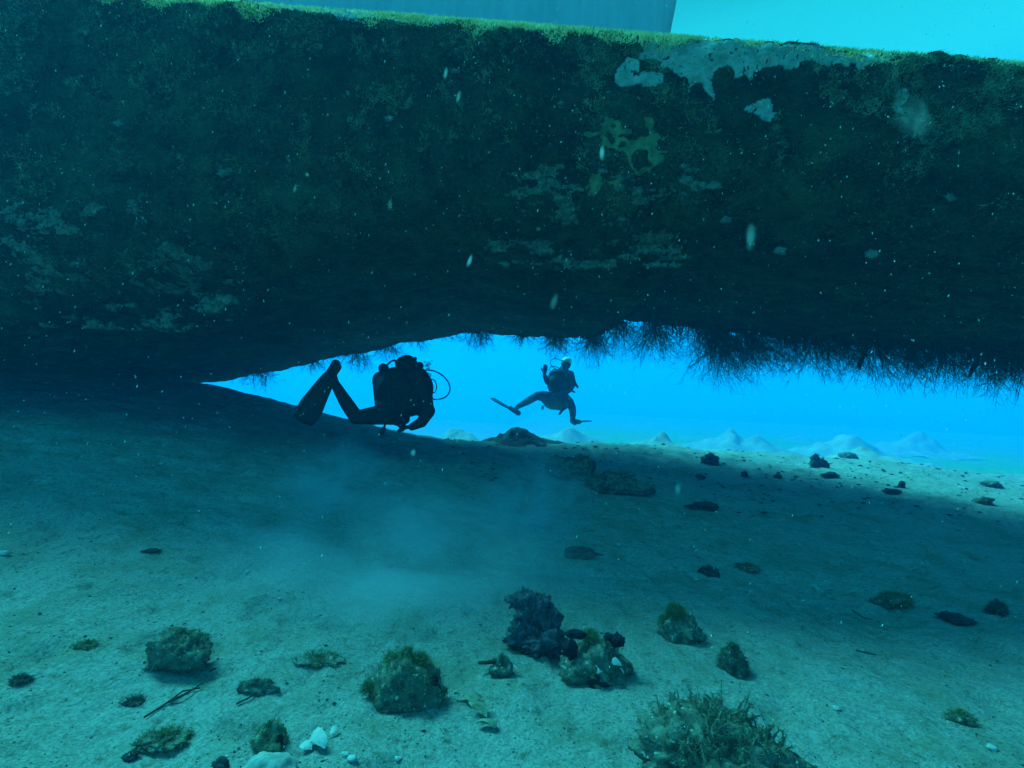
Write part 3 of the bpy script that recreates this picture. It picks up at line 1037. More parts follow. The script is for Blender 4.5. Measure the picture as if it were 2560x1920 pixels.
# big furry boulder, lower left of the centre
t, V, D, w, h = rock('mossy_boulder', 'large round boulder furred with brown algae left of the black sponge rock', 'boulder', 1008, 1772, 158, 150, 3, fuzzn=5200, fuzzL=.018, amp=.22, fine=.12, depth=.9, fw=.0028)
for (dx, dz, r, n) in ((-.06, .66, .03, 260), (-.01, .72, .025, 200), (.045, .68, .03, 260), (-.13, .12, .04, 700)):
    tuft_on(t, (dx, 0, dz * h), r, n, .045, ALG, W=.0022)
q = MB(); g = t.location
q.ell((g.x + w * .42, g.y - .02, g.z + h * .22), .026, .03, .045, n=18, noise=.3, seed=4)
q.build('dark_sponge', BLACKS, t)
# rock with black sponges and white shells
t, V, D, w, h = rock('sponge_rock', 'encrusted rock carrying black sponges and bright white shells', 'rock', 1490, 1700, 150, 118, 8, fuzzn=1400, fuzzL=.012, amp=.30, fine=.16, depth=.9)
g = t.location
for (dx, dy, dz, a, b, c_) in ((-.42, -.18, .62, .030, .024, .040), (-.33, -.05, .90, .045, .03, .014), (.34, -.12, .84, .032, .026, .026), (.20, -.1, .90, .018, .02, .016), (.02, -.38, .10, .05, .03, .03)):
    q = MB(); q.ell((g.x + w * dx, g.y + w * dy, g.z + h * dz), a, b, c_, n=18, noise=.35, seed=int(abs(dx) * 100))
    q.build('black_sponge', BLACKS, t)
for k, (dx, dy, dz, r, tl) in enumerate(((-.05, -.42, .36, .020, 1.1), (.02, -.44, .34, .014, .6), (.28, -.36, .50, .021, 1.3), (.40, -.28, .28, .014, .9), (-.52, -.30, .30, .012, .8))):
    q = MB(); shell_mesh(q, (g.x + w * dx, g.y + w * dy, g.z + h * dz), r, tl, k)
    q.build('shell', SHELL, t)
tuft_on(t, (-.02, .02, h * .72), .05, 700, .035, ALG, W=.0022)
# purple clump with paler heads, tall
g = ground_at(1335, 1625)
t = thing('sponge_clump', 'tall dark purple clump of lobed sponge half veiled by silt', 'sponge', tuple(g))
for k, (dx, dy, dz, r, e) in enumerate(((.02, 0, .04, .080, .9), (-.045, .02, .07, .055, 1.2), (.065, .02, .09, .055, 1.3), (-.01, .04, .14, .062, 1.2), (-.06, .07, .19, .058, .8), (.03, .06, .17, .050, .9),
                                         (.09, -.01, .03, .055, .8), (-.09, 0, .03, .040, .7), (.0, -.05, .02, .05, .6))):
    V, F, D = lump(r * 2.1, r * 2, r * 2 * e, 40 + k, .45, .34, 1.0, 40)
    V = V + np.array([dx, dy, dz])
    put('lobe', npmesh('lobe', V, F), PURP, t)
    fuzz(V, D, 900, .010, .0022, rs, ALGD, t, 'polyp_fuzz', up=0)
# pointed rock with algae cap
t, V, D, w, h = rock('algae_capped_rock', 'pointed rock with a soft yellow algae cap and a white shell on its right', 'rock', 1705, 1605, 95, 78, 14, fuzzn=1300, fuzzL=.014, amp=.35, fine=.18)
g = t.location
tuft_on(t, (-.02, 0, h * .80), .04, 1300, .06, ALG, W=.0022, up=.6)
tuft_on(t, (-.06, .02, h * .45), .04, 500, .04, ALG, W=.0022, up=.6)
q = MB(); shell_mesh(q, (g.x + w * .30, g.y - w * .32, g.z + h * .42), .024, 1.2, 5); q.build('shell', SHELL, t)
q = MB(); q.ell((g.x + w * .42, g.y - w * .2, g.z + h * .16), .028, .022, .020, n=14, noise=.4, seed=9); q.build('black_sponge', BLACKS, t)
# round furry one
t, V, D, w, h = rock('furry_stone', 'small round shaggy stone right of the algae capped rock', 'stone', 1838, 1690, 66, 80, 19, fuzzn=2400, fuzzL=.028, amp=.25, fine=.15, fm=ALGD)
# little dark rock with shell
t, V, D, w, h = rock('small_dark_rock', 'small blunt dark rock with a thin twig, left of the black sponge rock', 'rock', 1252, 1690, 56, 40, 23, fuzzn=700, fuzzL=.010, fm=ALGD, depth=.9)
g = t.location
q = MB(); q.tube([(g.x - .09, g.y - .01, g.z + .030), (g.x - .06, g.y, g.z + .028), (g.x - .02, g.y, g.z + .035)], [.006, .008, .008], 8); q.build('twig', TWIG, t)
q = MB(); shell_mesh(q, (g.x + w * .62, g.y - .01, g.z + .022), .013, .6, 3); q.build('shell', SHELL, t)
# flat rock at the left with a dark underside
t, V, D, w, h = rock('flat_rock', 'wide flat fuzzy rock standing proud of the sand at the left', 'rock', 432, 1680, 150, 80, 29, fuzzn=3800, fuzzL=.013, amp=.30, fine=.14, depth=.7, sink=.12, fm=ALG, fw=.0026)
# white stone at the bottom edge, little yellow rock behind it
t, V, D, w, h = rock('white_stone', 'smooth white stone cut off by the bottom of the view', 'stone', 655, 1965, 135, 70, 33, PALE, fuzzn=0, amp=.18, fine=.03, depth=.8)
t, V, D, w, h = rock('yellow_rock', 'yellowish shaggy rock just behind the smooth white stone', 'rock', 662, 1878, 72, 62, 37, material=SHELLY, fuzzn=1500, fuzzL=.012, amp=.4, fine=.2)
g = t.location
q = MB(); q.ell((g.x + w * .42, g.y - .01, g.z + h * .25), .012, .014, .026, n=14, noise=.4, seed=2); q.build('dark_sponge', BLACKS, t)
t, V, D, w, h = rock('black_pebble', 'black pebble left of the smooth white stone', 'pebble', 545, 1925, 38, 26, 38, material=ROCKD)
# stone with a white tip
t, V, D, w, h = rock('long_stone', 'long narrow stone with a white shell at its left tip', 'stone', 635, 1735, 82, 34, 41, fuzzn=900, fuzzL=.010, depth=.45, fm=ALGD)
g = t.location
q = MB(); shell_mesh(q, (g.x - w * .55, g.y - .01, g.z + .018), .022, .9, 4); q.build('shell', SHELL, t)
# dark flat debris
t, V, D, w, h = rock('flat_debris', 'dark flat piece of debris with a thin tail lying in the dim sand', 'debris', 1455, 1398, 72, 30, 43, material=ROCKD, fuzzn=700, fuzzL=.014, depth=.6, fm=ALGD)
g = t.location
q = MB(); q.tube([(g.x + w * .4, g.y, g.z + .02), (g.x + w * .75, g.y - .01, g.z + .018)], [.012, .003], 8); q.build('tail', TWIG, t)
q = MB(); shell_mesh(q, (g.x + w * .2, g.y - w * .3, g.z + .02), .012, 1.0, 7); q.build('shell', SHELL, t)
t, V, D, w, h = rock('shelly_stone', 'low stone crowned by two white shell slivers in the dim sand', 'stone', 1775, 1440, 48, 26, 47, material=ROCKD, fuzzn=500, fuzzL=.012, depth=.8, fm=ALGD)
g = t.location
for k in range(2):
    q = MB(); shell_mesh(q, (g.x + (k - .5) * .05, g.y - .02, g.z + .045), .018, .5 + k, 17 + k); q.build('shell', SHELL, t)
# clumps in the pontoon's shade and on the slope
LST = [
 ('shaded_clump', 'ragged dark clump deep in the shade left of its twin', 'rock', 1430, 1195, 110, 62, 51, ROCK, 900, .05),
 ('shaded_clump', 'broad low dark clump on the shaded sand nearest the middle', 'rock', 1545, 1232, 130, 50, 52, ROCK, 900, .05),
 ('round_clump', 'rounded dark clump on the slope, the largest there', 'rock', 1778, 1162, 46, 26, 54, ROCKD, 300, .04),
 ('round_clump', 'upright dark clump with a pale crest on the lit slope', 'rock', 2050, 1168, 36, 32, 55, ROCKD, 300, .04),
 ('low_clump', 'low brown clump just right of the pale crested one', 'rock', 2122, 1146, 38, 14, 56, ROCK, 200, .03),
 ('pointed_stone', 'small pointed stone standing upright at the foot of the green plain', 'stone', 1914, 1124, 16, 18, 57, ROCKD, 80, .02),
 ('slope_stone', 'dark stone low on the slope below the largest clump', 'stone', 1752, 1198, 20, 12, 58, ROCKD, 80, .02),
 ('slope_stone', 'pair like dark stone near the middle of the slope', 'stone', 1864, 1194, 18, 14, 59, ROCKD, 80, .02),
 ('slope_stone', 'squat dark stone under the pale crested clump', 'stone', 2080, 1196, 34, 13, 60, ROCKD, 120, .02),
 ('slope_stone', 'dark stone halfway between the largest clump and the squat stone', 'stone', 1945, 1197, 17, 11, 61, ROCKD, 80, .02),
 ('slope_stone', 'small spike shaped stone on the right of the slope', 'stone', 2258, 1220, 14, 17, 62, ROCKD, 60, .02),
 ('slope_stone', 'wide brown stone at the far right of the slope', 'stone', 2485, 1218, 40, 14, 63, ROCK, 120, .03),
 ('slope_stone', 'brown stone below the wide one at the far right', 'stone', 2470, 1262, 42, 22, 64, ROCK, 160, .03),
 ('slope_stone', 'flat dark stone on the near right of the slope', 'stone', 2235, 1234, 34, 12, 65, ROCKD, 120, .02),
 ('dark_streak', 'long low ridge of dark debris crossing the dim sand', 'debris', 1765, 1276, 70, 14, 66, ROCKD, 200, .03),
 ('weed_clump', 'fuzzy olive weed clump alone on the right of the dim sand', 'weed', 2248, 1520, 76, 34, 67, ROCK, 2600, .035),
 ('weed_clump', 'low dark weed clump at the right side of the dim sand', 'weed', 2500, 1535, 40, 30, 68, ROCKD, 900, .03),
 ('weed_clump', 'low olive weed clump in the dim sand above the small round stone', 'weed', 1870, 1430, 50, 14, 69, ROCK, 700, .03),
 ('weed_litter', 'straggling dark weed litter at the lower left', 'weed', 395, 1870, 92, 20, 70, ROCK, 900, .02),
 ('weed_litter', 'thin film of brown weed between the long stone and the boulder', 'weed', 790, 1662, 90, 5, 71, SAND, 900, .03),
 ('weed_litter', 'small dark weed scrap at the left edge', 'weed', 45, 1712, 42, 7, 72, ROCKD, 400, .02),
 ('weed_litter', 'small dark weed scrap below the flat rock', 'weed', 330, 1762, 40, 6, 73, ROCKD, 400, .02),
 ('weed_litter', 'brown weed scrap left of the flat rock', 'weed', 210, 1622, 44, 8, 74, ROCK, 500, .02),
 ('drifted_stick', 'dark leaf like scrap lying alone on the pale sand at the left', 'debris', 375, 1382, 34, 8, 75, ROCKD, 80, .01),
 ('long_debris', 'dark elongated scrap at the lower right', 'debris', 2410, 1812, 60, 22, 76, ROCK, 600, .02),
 ('long_debris', 'dark elongated scrap right of the olive weed clump', 'debris', 2400, 1560, 80, 12, 77, ROCKD, 400, .015),
 ('bottom_pebble', 'dark pebble near the bottom left corner', 'pebble', 318, 1905, 32, 16, 78, ROCKD, 0, .01),
]
for nm, lb, ct, px, py, wp, hp, sd_, mtl, fn, fl in LST:
    rock(nm, lb, ct, px, py, wp, hp, sd_, material=mtl, fuzzn=fn, fuzzL=fl, amp=.45, fine=.22, depth=.75,
         fm=ALG if mtl is ROCK or mtl is SAND else ALGD, fw=.0035 if fn > 300 else .006, sink=.28)

# curled stained shells
g = ground_at(1195, 1790)
t = thing('oyster_shells', 'yellow stained oyster shells gaping between the boulder and the black sponge rock', 'shell', tuple(g))
for k, (dx, dy, dz, r, tl) in enumerate(((0, 0, .022, .045, .5), (-.03, .07, .020, .036, .3), (.035, -.07, .012, .035, .2), (-.07, .09, .016, .026, .9))):
    q = MB(); shell_mesh(q, (g.x + dx, g.y + dy, g.z + dz), r, tl, 60 + k, .5); q.build('valve', SHELLY, t)
g = ground_at(795, 1868)
t = thing('broken_shell', 'broken white shell standing on edge at the bottom of the view', 'shell', tuple(g))
for k, (dx, dy, dz, r, tl) in enumerate(((0, 0, .025, .036, .9), (-.03, -.01, .010, .028, .2), (.03, .06, .014, .018, .7))):
    q = MB(); shell_mesh(q, (g.x + dx, g.y + dy, g.z + dz), r, tl, 70 + k, .4); q.build('fragment', SHELL, t)
for px, py, r, lb in ((862, 1890, .009, 'tiny white snail shell beside its twin near the bottom'), (880, 1905, .011, 'larger of two tiny white snail shells near the bottom'),
                  (995, 1900, .008, 'tiny white shell below the large boulder'), (2090, 1776, .011, 'bright white shell chip alone on the lower right sand'),
                  (620, 1432, .009, 'small pale shell chip at the left of the silt'), (403, 1162, .016, 'bright shell chip in the shade at the left'),
                  (700, 1500, .010, 'slim white chip on the cloudy sand'), (10, 1388, .020, 'bright shell with weed at the left edge'),
                  (1412, 1650, .008, 'white shell chip left of the black sponge rock'), (1740, 1452, .014, 'thin pale shell sliver on the dim sand'),
                  (2480, 1880, .012, 'purple tinged shell chip near the bottom right corner'), (1545, 1365, .014, 'small round pale shell in the dim sand')):
    g = ground_at(px, py)
    q = MB(); q.ell((g.x, g.y, g.z + r * .5), r * 1.3, r, r * .75, n=10, noise=.5, seed=int(px))
    o = q.build('shell_chip', SHELL, None, origin=tuple(g)); o.location = g
    o['label'] = lb; o['category'] = 'shell'; o['group'] = 'small pale shells on the sand'
# crooked twigs
for k, (pts, lb) in enumerate((([(360, 1800), (420, 1765), (455, 1738), (500, 1728)], 'crooked forked twig lying left of the long stone'),
                ([(590, 1768), (620, 1752), (640, 1742)], 'short curved twig under the long stone'),
                ([(2130, 1530), (2160, 1548), (2200, 1560)], 'short dark twig on the dim sand at the right'),
                ([(1765, 1745), (1785, 1760)], 'tiny stub of twig right of the anemone bush'),
                ([(2140, 1630), (2190, 1642)], 'thin straw lying at the right of the pale sand'))):
    P3 = [ground_at(*p) + Vector((0, 0, .008)) for p in pts]
    q = MB(); q.tube(P3, [.0024 * (1 - .5 * i / len(P3)) + .0010 for i in range(len(P3))], 7)
    if k == 0:
        a = P3[1]; q.tube([a, a + Vector((.03, .05, .004)), a + Vector((.045, .12, .006))], [.005, .004, .002], 6)
    o = q.build('twig', TWIG, None, origin=tuple(P3[0])); o.location = P3[0]
    o['label'] = lb; o['category'] = 'twig'

# bushy soft coral at the bottom edge
g = ground_at(1775, 1930)
bush = thing('soft_coral', 'large bushy soft coral with tapering finger branches at the bottom of the view', 'coral', tuple(g))
V, F, D = lump(.42, .34, .20, 91, .3, .16, .25, 64)
V = V + np.array([0, 0, .05])
put('base', npmesh('base', V, F), ROCK, bush)
fuzz(V, D, 2600, .018, .003, rs, ALG, bush)
CORAL = mat('soft_coral', (.09, .095, .06), (.24, .25, .17), 60, 0.95, 0.8, 160)
rr = random.Random(5)
for k in range(270):
    a = rr.uniform(0, 2 * pi); q = rr.random() ** .6
    bx, by = .15 * q * math.cos(a), .12 * q * math.sin(a)
    L = rr.uniform(.07, .18) * (1.15 - .45 * q)
    dirv = Vector((bx * 3.6 + rr.uniform(-.3, .3), by * 3 + rr.uniform(-.3, .3), 1.0)).normalized()
    p = Vector((bx, by, .06 - q * .03)); bend = Vector((rr.uniform(-.6, .6), rr.uniform(-.6, .6), -.12))
    pts = [p.copy()]
    dv = dirv.copy()
    sway = Vector((rr.gauss(0, .16), rr.gauss(0, .16), 0))
    for i in range(7):
        dv = (dv + bend * .16 + sway * math.sin(i * .9 + k) + Vector((rr.gauss(0, .09), rr.gauss(0, .09), rr.gauss(0, .05)))).normalized()
        pts.append(pts[-1] + dv * L / 7)
    r0 = rr.uniform(.005, .009)
    mb = MB(); mb.tube(pts, [r0 * (1 - .75 * (i / 7) ** 1.6) * rr.uniform(.88, 1.15) for i in range(8)], 8)
    put('branch', mb.mesh('branch'), CORAL, bush)
# polyps on the branches
Pp, Np = [], []
for o in [c for c in bush.children if c.name.startswith('branch')]:
    co = np.array([v.co[:] for v in o.data.vertices])
    ce = co.reshape(-1, 8, 3).mean(1)
    for _ in range(2):
        i = np.arange(len(co)); Pp.append(co); Np.append(co - ce[i // 8] + rs.normal(0, .003, co.shape))
Pp = np.concatenate(Pp); Np = np.concatenate(Np)
a, b = blades(Pp, Np, rs.uniform(.007, .020, len(Pp)), np.full(len(Pp), .0015), rs, .8, 1)
put('polyps', npmesh('polyps', a, b), CORAL, bush, kind='stuff')
for (dx, dy, dz, r) in ((.10, -.15, .07, .017), (-.02, -.17, .03, .018), (.17, -.12, .05, .010)):
    q = MB(); shell_mesh(q, (g.x + dx, g.y + dy, g.z + dz), r, 1.0, int(dx * 100)); q.build('shell', SHELL, bush)

# loose grit: chips and pebbles too many to count
n = 30000
Y = 1.1 + rs.uniform(0, 1, n) ** 1.7 * 8.5
X = rs.uniform(-1.15, 1.15, n) * (Y + .4)
Zg = ground_h(X, Y)
keep = (vnoise(X * 1.7, Y * 1.7, 0, 101) + rs.uniform(-.9, .9, n)) > -.1
X, Y, Zg = X[keep], Y[keep], Zg[keep]
n = len(X)
def grit(name, sel, size, material, label, flat=.5):
    x, y, z = X[sel], Y[sel], Zg[sel]
    k = len(x)
    base = np.array([(1, 0, 0), (0, 1, 0), (-1, 0, 0), (0, -1, 0), (0, 0, 1), (0, 0, -1)], float)
    s = size[sel][:, None, None] * rs.uniform(.5, 1.4, (k, 1, 3)) * np.array([1, 1, flat])
    Vv = base[None] * s * rs.uniform(.7, 1.2, (k, 6, 3))
    th = rs.uniform(0, 6.28, k)[:, None]
    vx = Vv[..., 0] * np.cos(th) - Vv[..., 1] * np.sin(th); vy = Vv[..., 0] * np.sin(th) + Vv[..., 1] * np.cos(th)
    Vv = np.stack([vx + x[:, None], vy + y[:, None], Vv[..., 2] + z[:, None] + size[sel][:, None] * .15], -1).reshape(-1, 3)
    f = np.array([(0, 1, 4), (1, 2, 4), (2, 3, 4), (3, 0, 4), (1, 0, 5), (2, 1, 5), (3, 2, 5), (0, 3, 5)])
    Ff = (f[None] + (np.arange(k) * 6)[:, None, None]).reshape(-1, 3)
    o = put(name, npmesh(name, Vv, Ff, False), material, kind='stuff'); o['label'] = label
size = (rs.uniform(.0015, .0045, n) + .004 * (rs.uniform(0, 1, n) < .04)) * (0.75 + Y * .12)
kind = rs.uniform(0, 1, n)
grit('dark_grit', kind < .52, size, ROCKD, 'dark grit and weed crumbs strewn over the sand')
grit('shell_grit', kind > .80, size * .75, SHELL, 'white shell grit strewn over the sand')
grit('sand_pebbles', (kind >= .52) & (kind <= .80), size * 1.2, ROCK, 'small brown pebbles strewn over the sand')
# dark litter on the far slope, where it reads as flecks
n = 620
X = rs.uniform(-1, 11, n); Y = rs.uniform(5.2, 8.6, n); Zg = ground_h(X, Y)
grit('slope_litter', np.ones(n, bool), rs.uniform(.010, .036, n), ROCKD, 'dark flecks of litter scattered over the far slope', .35)

# conical sand mounds thrown up by burrowing animals beyond the ridge
MOUND = mat('mound_sand', (.26, .28, .22), (.40, .42, .34), 3, 0.95, 0.6, 30)
MD = [(1420, 1058, 13.0, 1.25, .50, 'conical pale sand mound right under the foot of the farther diver'),
      (1845, 1056, 15.0, 1.15, .62, 'steep pale sand mound on the left part of the green plain'),
      (2112, 1068, 14.5, 1.1, .62, 'pale sand mound just behind the broad near one'),
      (2150, 1104, 9.3, 1.10, .32, 'broad near sand mound with dark litter on its top'),
      (2290, 1078, 19.0, 1.4, .5, 'faint distant sand mound on the right of the green plain'),
      (1640, 1068, 10.5, .80, .36, 'dim bluish sand mound left of the green plain'),
      (1150, 1062, 12.0, 1.5, .42, 'wide pale sand mound just right of the nearer diver'),
      (2000, 1085, 24.0, 1.6, .5, 'hazy flat sand mound between the two pale ones')]
for k, (px, py, yd, R_, H_, lb) in enumerate(MD):
    top = PX(px, py, yd)
    gz = gh(top.x, top.y)
    H_ = max(top.z - gz, .12) * .72 + .03
    R_ = max(H_ / .62, 0.5)
    nr, na = 26, 56
    rad = (np.arange(nr + 1) / nr)[:, None]; an = np.linspace(0, 2 * pi, na, endpoint=False)[None]
    rr_ = rad * R_ * 1.9
    x = top.x + rr_ * np.cos(an); y = top.y + rr_ * np.sin(an)
    prof = np.exp(-(rad * 1.9) ** 1.4) * (1 + .55 * fbm(x * 1.5, y * 1.5, k, 3, 7)) + 0 * an
    z = (ground_h(x, y) - .03) + H_ * prof + .05 * H_ * fbm(x * 3, y * 3, k, 4, 9)
    Vm = np.stack([x - top.x, y - top.y, z - gz], -1).reshape(-1, 3)
    ids = np.arange((nr + 1) * na).reshape(nr + 1, na)
    Fm = np.stack([ids[:-1], ids[1:], np.roll(ids[1:], -1, 1), np.roll(ids[:-1], -1, 1)], -1).reshape(-1, 4)
    o = put('sand_mound', npmesh('sand_mound', Vm, Fm), MOUND)
    o.location = (top.x, top.y, gz)
    o['label'] = lb; o['category'] = 'sand mound'; o['group'] = 'conical sand mounds beyond the ridge'
# dark hump on the crest between the divers
top = PX(1292, 1068, 7.75); gz = gh(top.x, top.y)
nr, na = 30, 72
rad = (np.arange(nr + 1) / nr)[:, None]; an = np.linspace(0, 2 * pi, na, endpoint=False)[None]
wob = 1 + .22 * np.sin(an + 1) + .12 * np.sin(3 * an)
x = rad * .95 * wob * np.cos(an); y = rad * .6 * wob * np.sin(an)
H_ = top.z - gz + .02
z = -.05 + (H_ + .05) * np.exp(-(rad * 2.0) ** 1.7) * (1 + .25 * fbm(x * 3, y * 3, 2, 3, 7)) + .030 * fbm(x * 12, y * 12, 0, 4, 9)
ids = np.arange((nr + 1) * na).reshape(nr + 1, na)
Fm = np.stack([ids[:-1], ids[1:], np.roll(ids[1:], -1, 1), np.roll(ids[:-1], -1, 1)], -1).reshape(-1, 4)
o = put('dark_mound', npmesh('dark_mound', np.stack([x, y + 0 * z, z], -1).reshape(-1, 3), Fm), mat('mound_rubble', (.05, .055, .045), (.13, .135, .11), 9, 0.95, .8, 40))
o.location = (top.x, top.y, gz)
o['label'] = 'dark humped mound on the crest of the sand between the two divers'; o['category'] = 'mound'

# ------------------------------------------------------------------ divers
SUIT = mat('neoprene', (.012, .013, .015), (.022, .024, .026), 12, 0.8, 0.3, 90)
SUIT2 = mat('hazed_neoprene', (.03, .05, .08), (.05, .075, .11), 8, 0.8, 0.3, 60)  # lighter, bluer than the near suit: open-water light and haze put in the colour
NYLON = mat('black_nylon', (.010, .010, .012), (.02, .02, .022), 30, 0.7, 0.4, 120)
RUBBER = mat('fin_rubber', (.012, .012, .014), (.02, .02, .022), 10, 0.55, 0.1, 60, spec=0.4)
METAL = mat('steel', (.45, .46, .46), None, rough=0.35, spec=0.6)
TANKM = mat('tank_paint', (.03, .035, .04), (.05, .055, .06), 8, 0.45, spec=0.5)
MASKG = mat('mask_glass', (.05, .10, .11), None, rough=0.1, spec=0.8)
SKIN = mat('skin', (.42, .30, .24), None, rough=0.6)
PALEF = mat('hood_highlight_and_torch', (.62, .64, .56), (.7, .72, .64), 20, 0.8)  # highlight tone for the hood top, also the pale torch
OLIVE = mat('olive_shorts', (.07, .10, .09), (.10, .14, .11), 12, 0.9, 0.3, 60)
BUB = mat('air_bubble', (.75, .80, .80), None, rough=0.1, spec=1.0, alpha=0.35)

def fuse(name, mb, voxel, material, parent, smooth=6, **props):
    """join overlapping volumes into ONE continuous skin"""
    o = put(name + '_raw', mb.mesh(name + '_raw', True, parent.location))
    mo = o.modifiers.new('r', 'REMESH'); mo.mode = 'VOXEL'; mo.voxel_size = voxel; mo.use_smooth_shade = True
    if smooth:
        ms = o.modifiers.new('s', 'SMOOTH'); ms.iterations = smooth; ms.factor = 0.5
    dg = bpy.context.evaluated_depsgraph_get(); dg.update()
    me = bpy.data.meshes.new_from_object(o.evaluated_get(dg))
    me.name = name
    raw = o.data
    bpy.data.objects.remove(o); bpy.data.meshes.remove(raw)
    me.materials.clear()
    return put(name, me, material, parent, **props)

def hand(mb, wrist, direc, upv, s=1.0, curl=.6, left=False):
    """palm, four unequal bent fingers and a thumb from the side of the palm"""
    d = Vector(direc).normalized(); u_ = Vector(upv); u_ = (u_ - d * u_.dot(d)).normalized(); sd_ = d.cross(u_) * (-1 if left else 1)
    w = Vector(wrist)
    palm = w + d * .085 * s
    for k in range(5):
        mb.capsule(w + sd_ * (.008 * (k - 2)) * s, .016 * s, palm + sd_ * (.0185 * (k - 2)) * s, .0125 * s, 10)
    for k, L in enumerate((.070, .080, .076, .060)):
        b = palm + sd_ * (.021 * (k - 1.5)) * s
        dd = d
        p = b
        for j in range(3):
            dd = (dd * math.cos(curl * .7) - u_ * math.sin(curl * .7)).normalized()
            q = p + dd * L * s * (.45, .32, .23)[j]
            mb.capsule(p, (.0098 - .001 * j) * s, q, (.0090 - .001 * j) * s, 10)
            p = q
    b = w + d * .030 * s - sd_ * .030 * s
    q = b + (d * .6 - sd_ * .75 - u_ * .25).normalized() * .042 * s
    r = q + (d * .85 - sd_ * .25 - u_ * .4).normalized() * .034 * s
    mb.capsule(b, .014 * s, q, .011 * s, 10); mb.capsule(q, .011 * s, r, .009 * s, 10)

def fin_blade(parent, foot, tip, wide, material, w0=.10, w1=.22, th=.010, name='fin'):
    foot, tip, wide = Vector(foot), Vector(tip), Vector(wide).normalized()
    ax = tip - foot; L = ax.length; t = ax.normalized(); wide = (wide - t * wide.dot(t)).normalized(); nrm = t.cross(wide)
    mb = MB(); n, m_ = 14, 12
    V = []
    for s_ in (1, -1):
        for i in range(n + 1):
            q = i / n
            w = w0 + (w1 - w0) * min(1, q * 1.5) ** .8 - .02 * max(0, q - .85) / .15
            for j in range(m_ + 1):
                e = j / m_ * 2 - 1
                rib = .010 * (abs(abs(e) - .93) < .09) + .004 * (abs(e) < .12)
                endc = 1 - .03 * (e * e) * (q > .9)
                V.append(foot + t * L * q * endc + wide * w * .5 * e + nrm * (s_ * (th * (1 - .6 * q) * .5 + rib * (1 - .5 * q)) + .05 * L * math.sin(q * 2.2)))
    F = []
    k = (n + 1) * (m_ + 1)
    g_ = lambda s_, i, j: s_ * k + i * (m_ + 1) + j
    for i in range(n):
        for j in range(m_):
            F.append((g_(0, i, j), g_(0, i, j + 1), g_(0, i + 1, j + 1), g_(0, i + 1, j)))
            F.append((g_(1, i, j), g_(1, i + 1, j), g_(1, i + 1, j + 1), g_(1, i, j + 1)))
    for i in range(n):
        for j, fl in ((0, 0), (m_, 1)):
            F.append((g_(0, i, j), g_(0, i + 1, j), g_(1, i + 1, j), g_(1, i, j)) if not fl else (g_(0, i + 1, j), g_(0, i, j), g_(1, i, j), g_(1, i + 1, j)))
    for j in range(m_):
        for i in (0, n):
            F.append((g_(0, i, j), g_(0, i, j + 1), g_(1, i, j + 1), g_(1, i, j)))
    mb.add(V, F)
    mb.capsule(foot - t * .13, .047, foot + t * .05, .040, 16)
    return mb.build(name, material, parent)

def spline(pts, n=24):
    """smooth curve through points"""
    P = [Vector(p) for p in pts]
    P = [P[0] * 2 - P[1]] + P + [P[-1] * 2 - P[-2]]
    r = []
    for i in range(1, len(P) - 2):
        for k in range(n // (len(P) - 3) + 1):
            t = k / (n // (len(P) - 3) + 1)
            a, b, c, d = P[i - 1], P[i], P[i + 1], P[i + 2]
            r.append(0.5 * ((2 * b) + (c - a) * t + (2 * a - 5 * b + 4 * c - d) * t * t + (3 * b - a - 3 * c + d) * t ** 3))
    r.append(P[-2])
    return r

# ---- nearer diver, in profile facing right, frog kicking with the knees drawn up
K1 = 5.35
def A1(cx_, cy_, dd=0.0): return PX(650 + cx_ / 3.687, 820 + cy_ / 3.687, K1 + dd)
U1 = K1 / 1280 / 3.687                     # metres per crop pixel
d1 = thing('person', 'nearer scuba diver in black wetsuit facing right under the pontoon, fin hanging down', 'person', tuple(A1(1330, 600)))
b = MB()
cap = lambda p, r, q, s_: b.capsule(A1(*p), r * U1, A1(*q), s_ * U1)
cap((1200, 770, .02), 125, (1270, 640, .02), 130)
cap((1270, 640, .02), 130, (1345, 500, .02), 150)
cap((1345, 500, -.10), 75, (1345, 500, .16), 75)
cap((1350, 470, .02), 80, (1345, 370, .02), 62)
for q in ((1340, 345, .0, 92), (1355, 330, .05, 86), (1330, 340, -.03, 84)):
    b.ell(A1(*q[:3]), q[3] * U1, q[3] * U1 * 1.1, q[3] * U1, n=18)
cap((1400, 365, .0), 32, (1425, 372, .0), 22)
cap((1190, 790, -.09), 100, (1030, 810, -.12), 82); cap((1030, 810, -.12), 82, (885, 825, -.15), 62)
cap((885, 825, -.15), 62, (795, 690, -.12), 60); cap((795, 690, -.12), 60, (735, 590, -.10), 50); cap((735, 590, -.10), 50, (672, 480, -.08), 37)
cap((672, 480, -.08), 37, (655, 400, -.08), 40)
cap((1190, 790, .12), 100, (1035, 815, .18), 80); cap((1035, 815, .18), 80, (895, 820, .22), 60)
cap((895, 820, .22), 60, (805, 690, .20), 56); cap((805, 690, .20), 56, (690, 500, .16), 36); cap((690, 500, .16), 36, (668, 420, .16), 38)
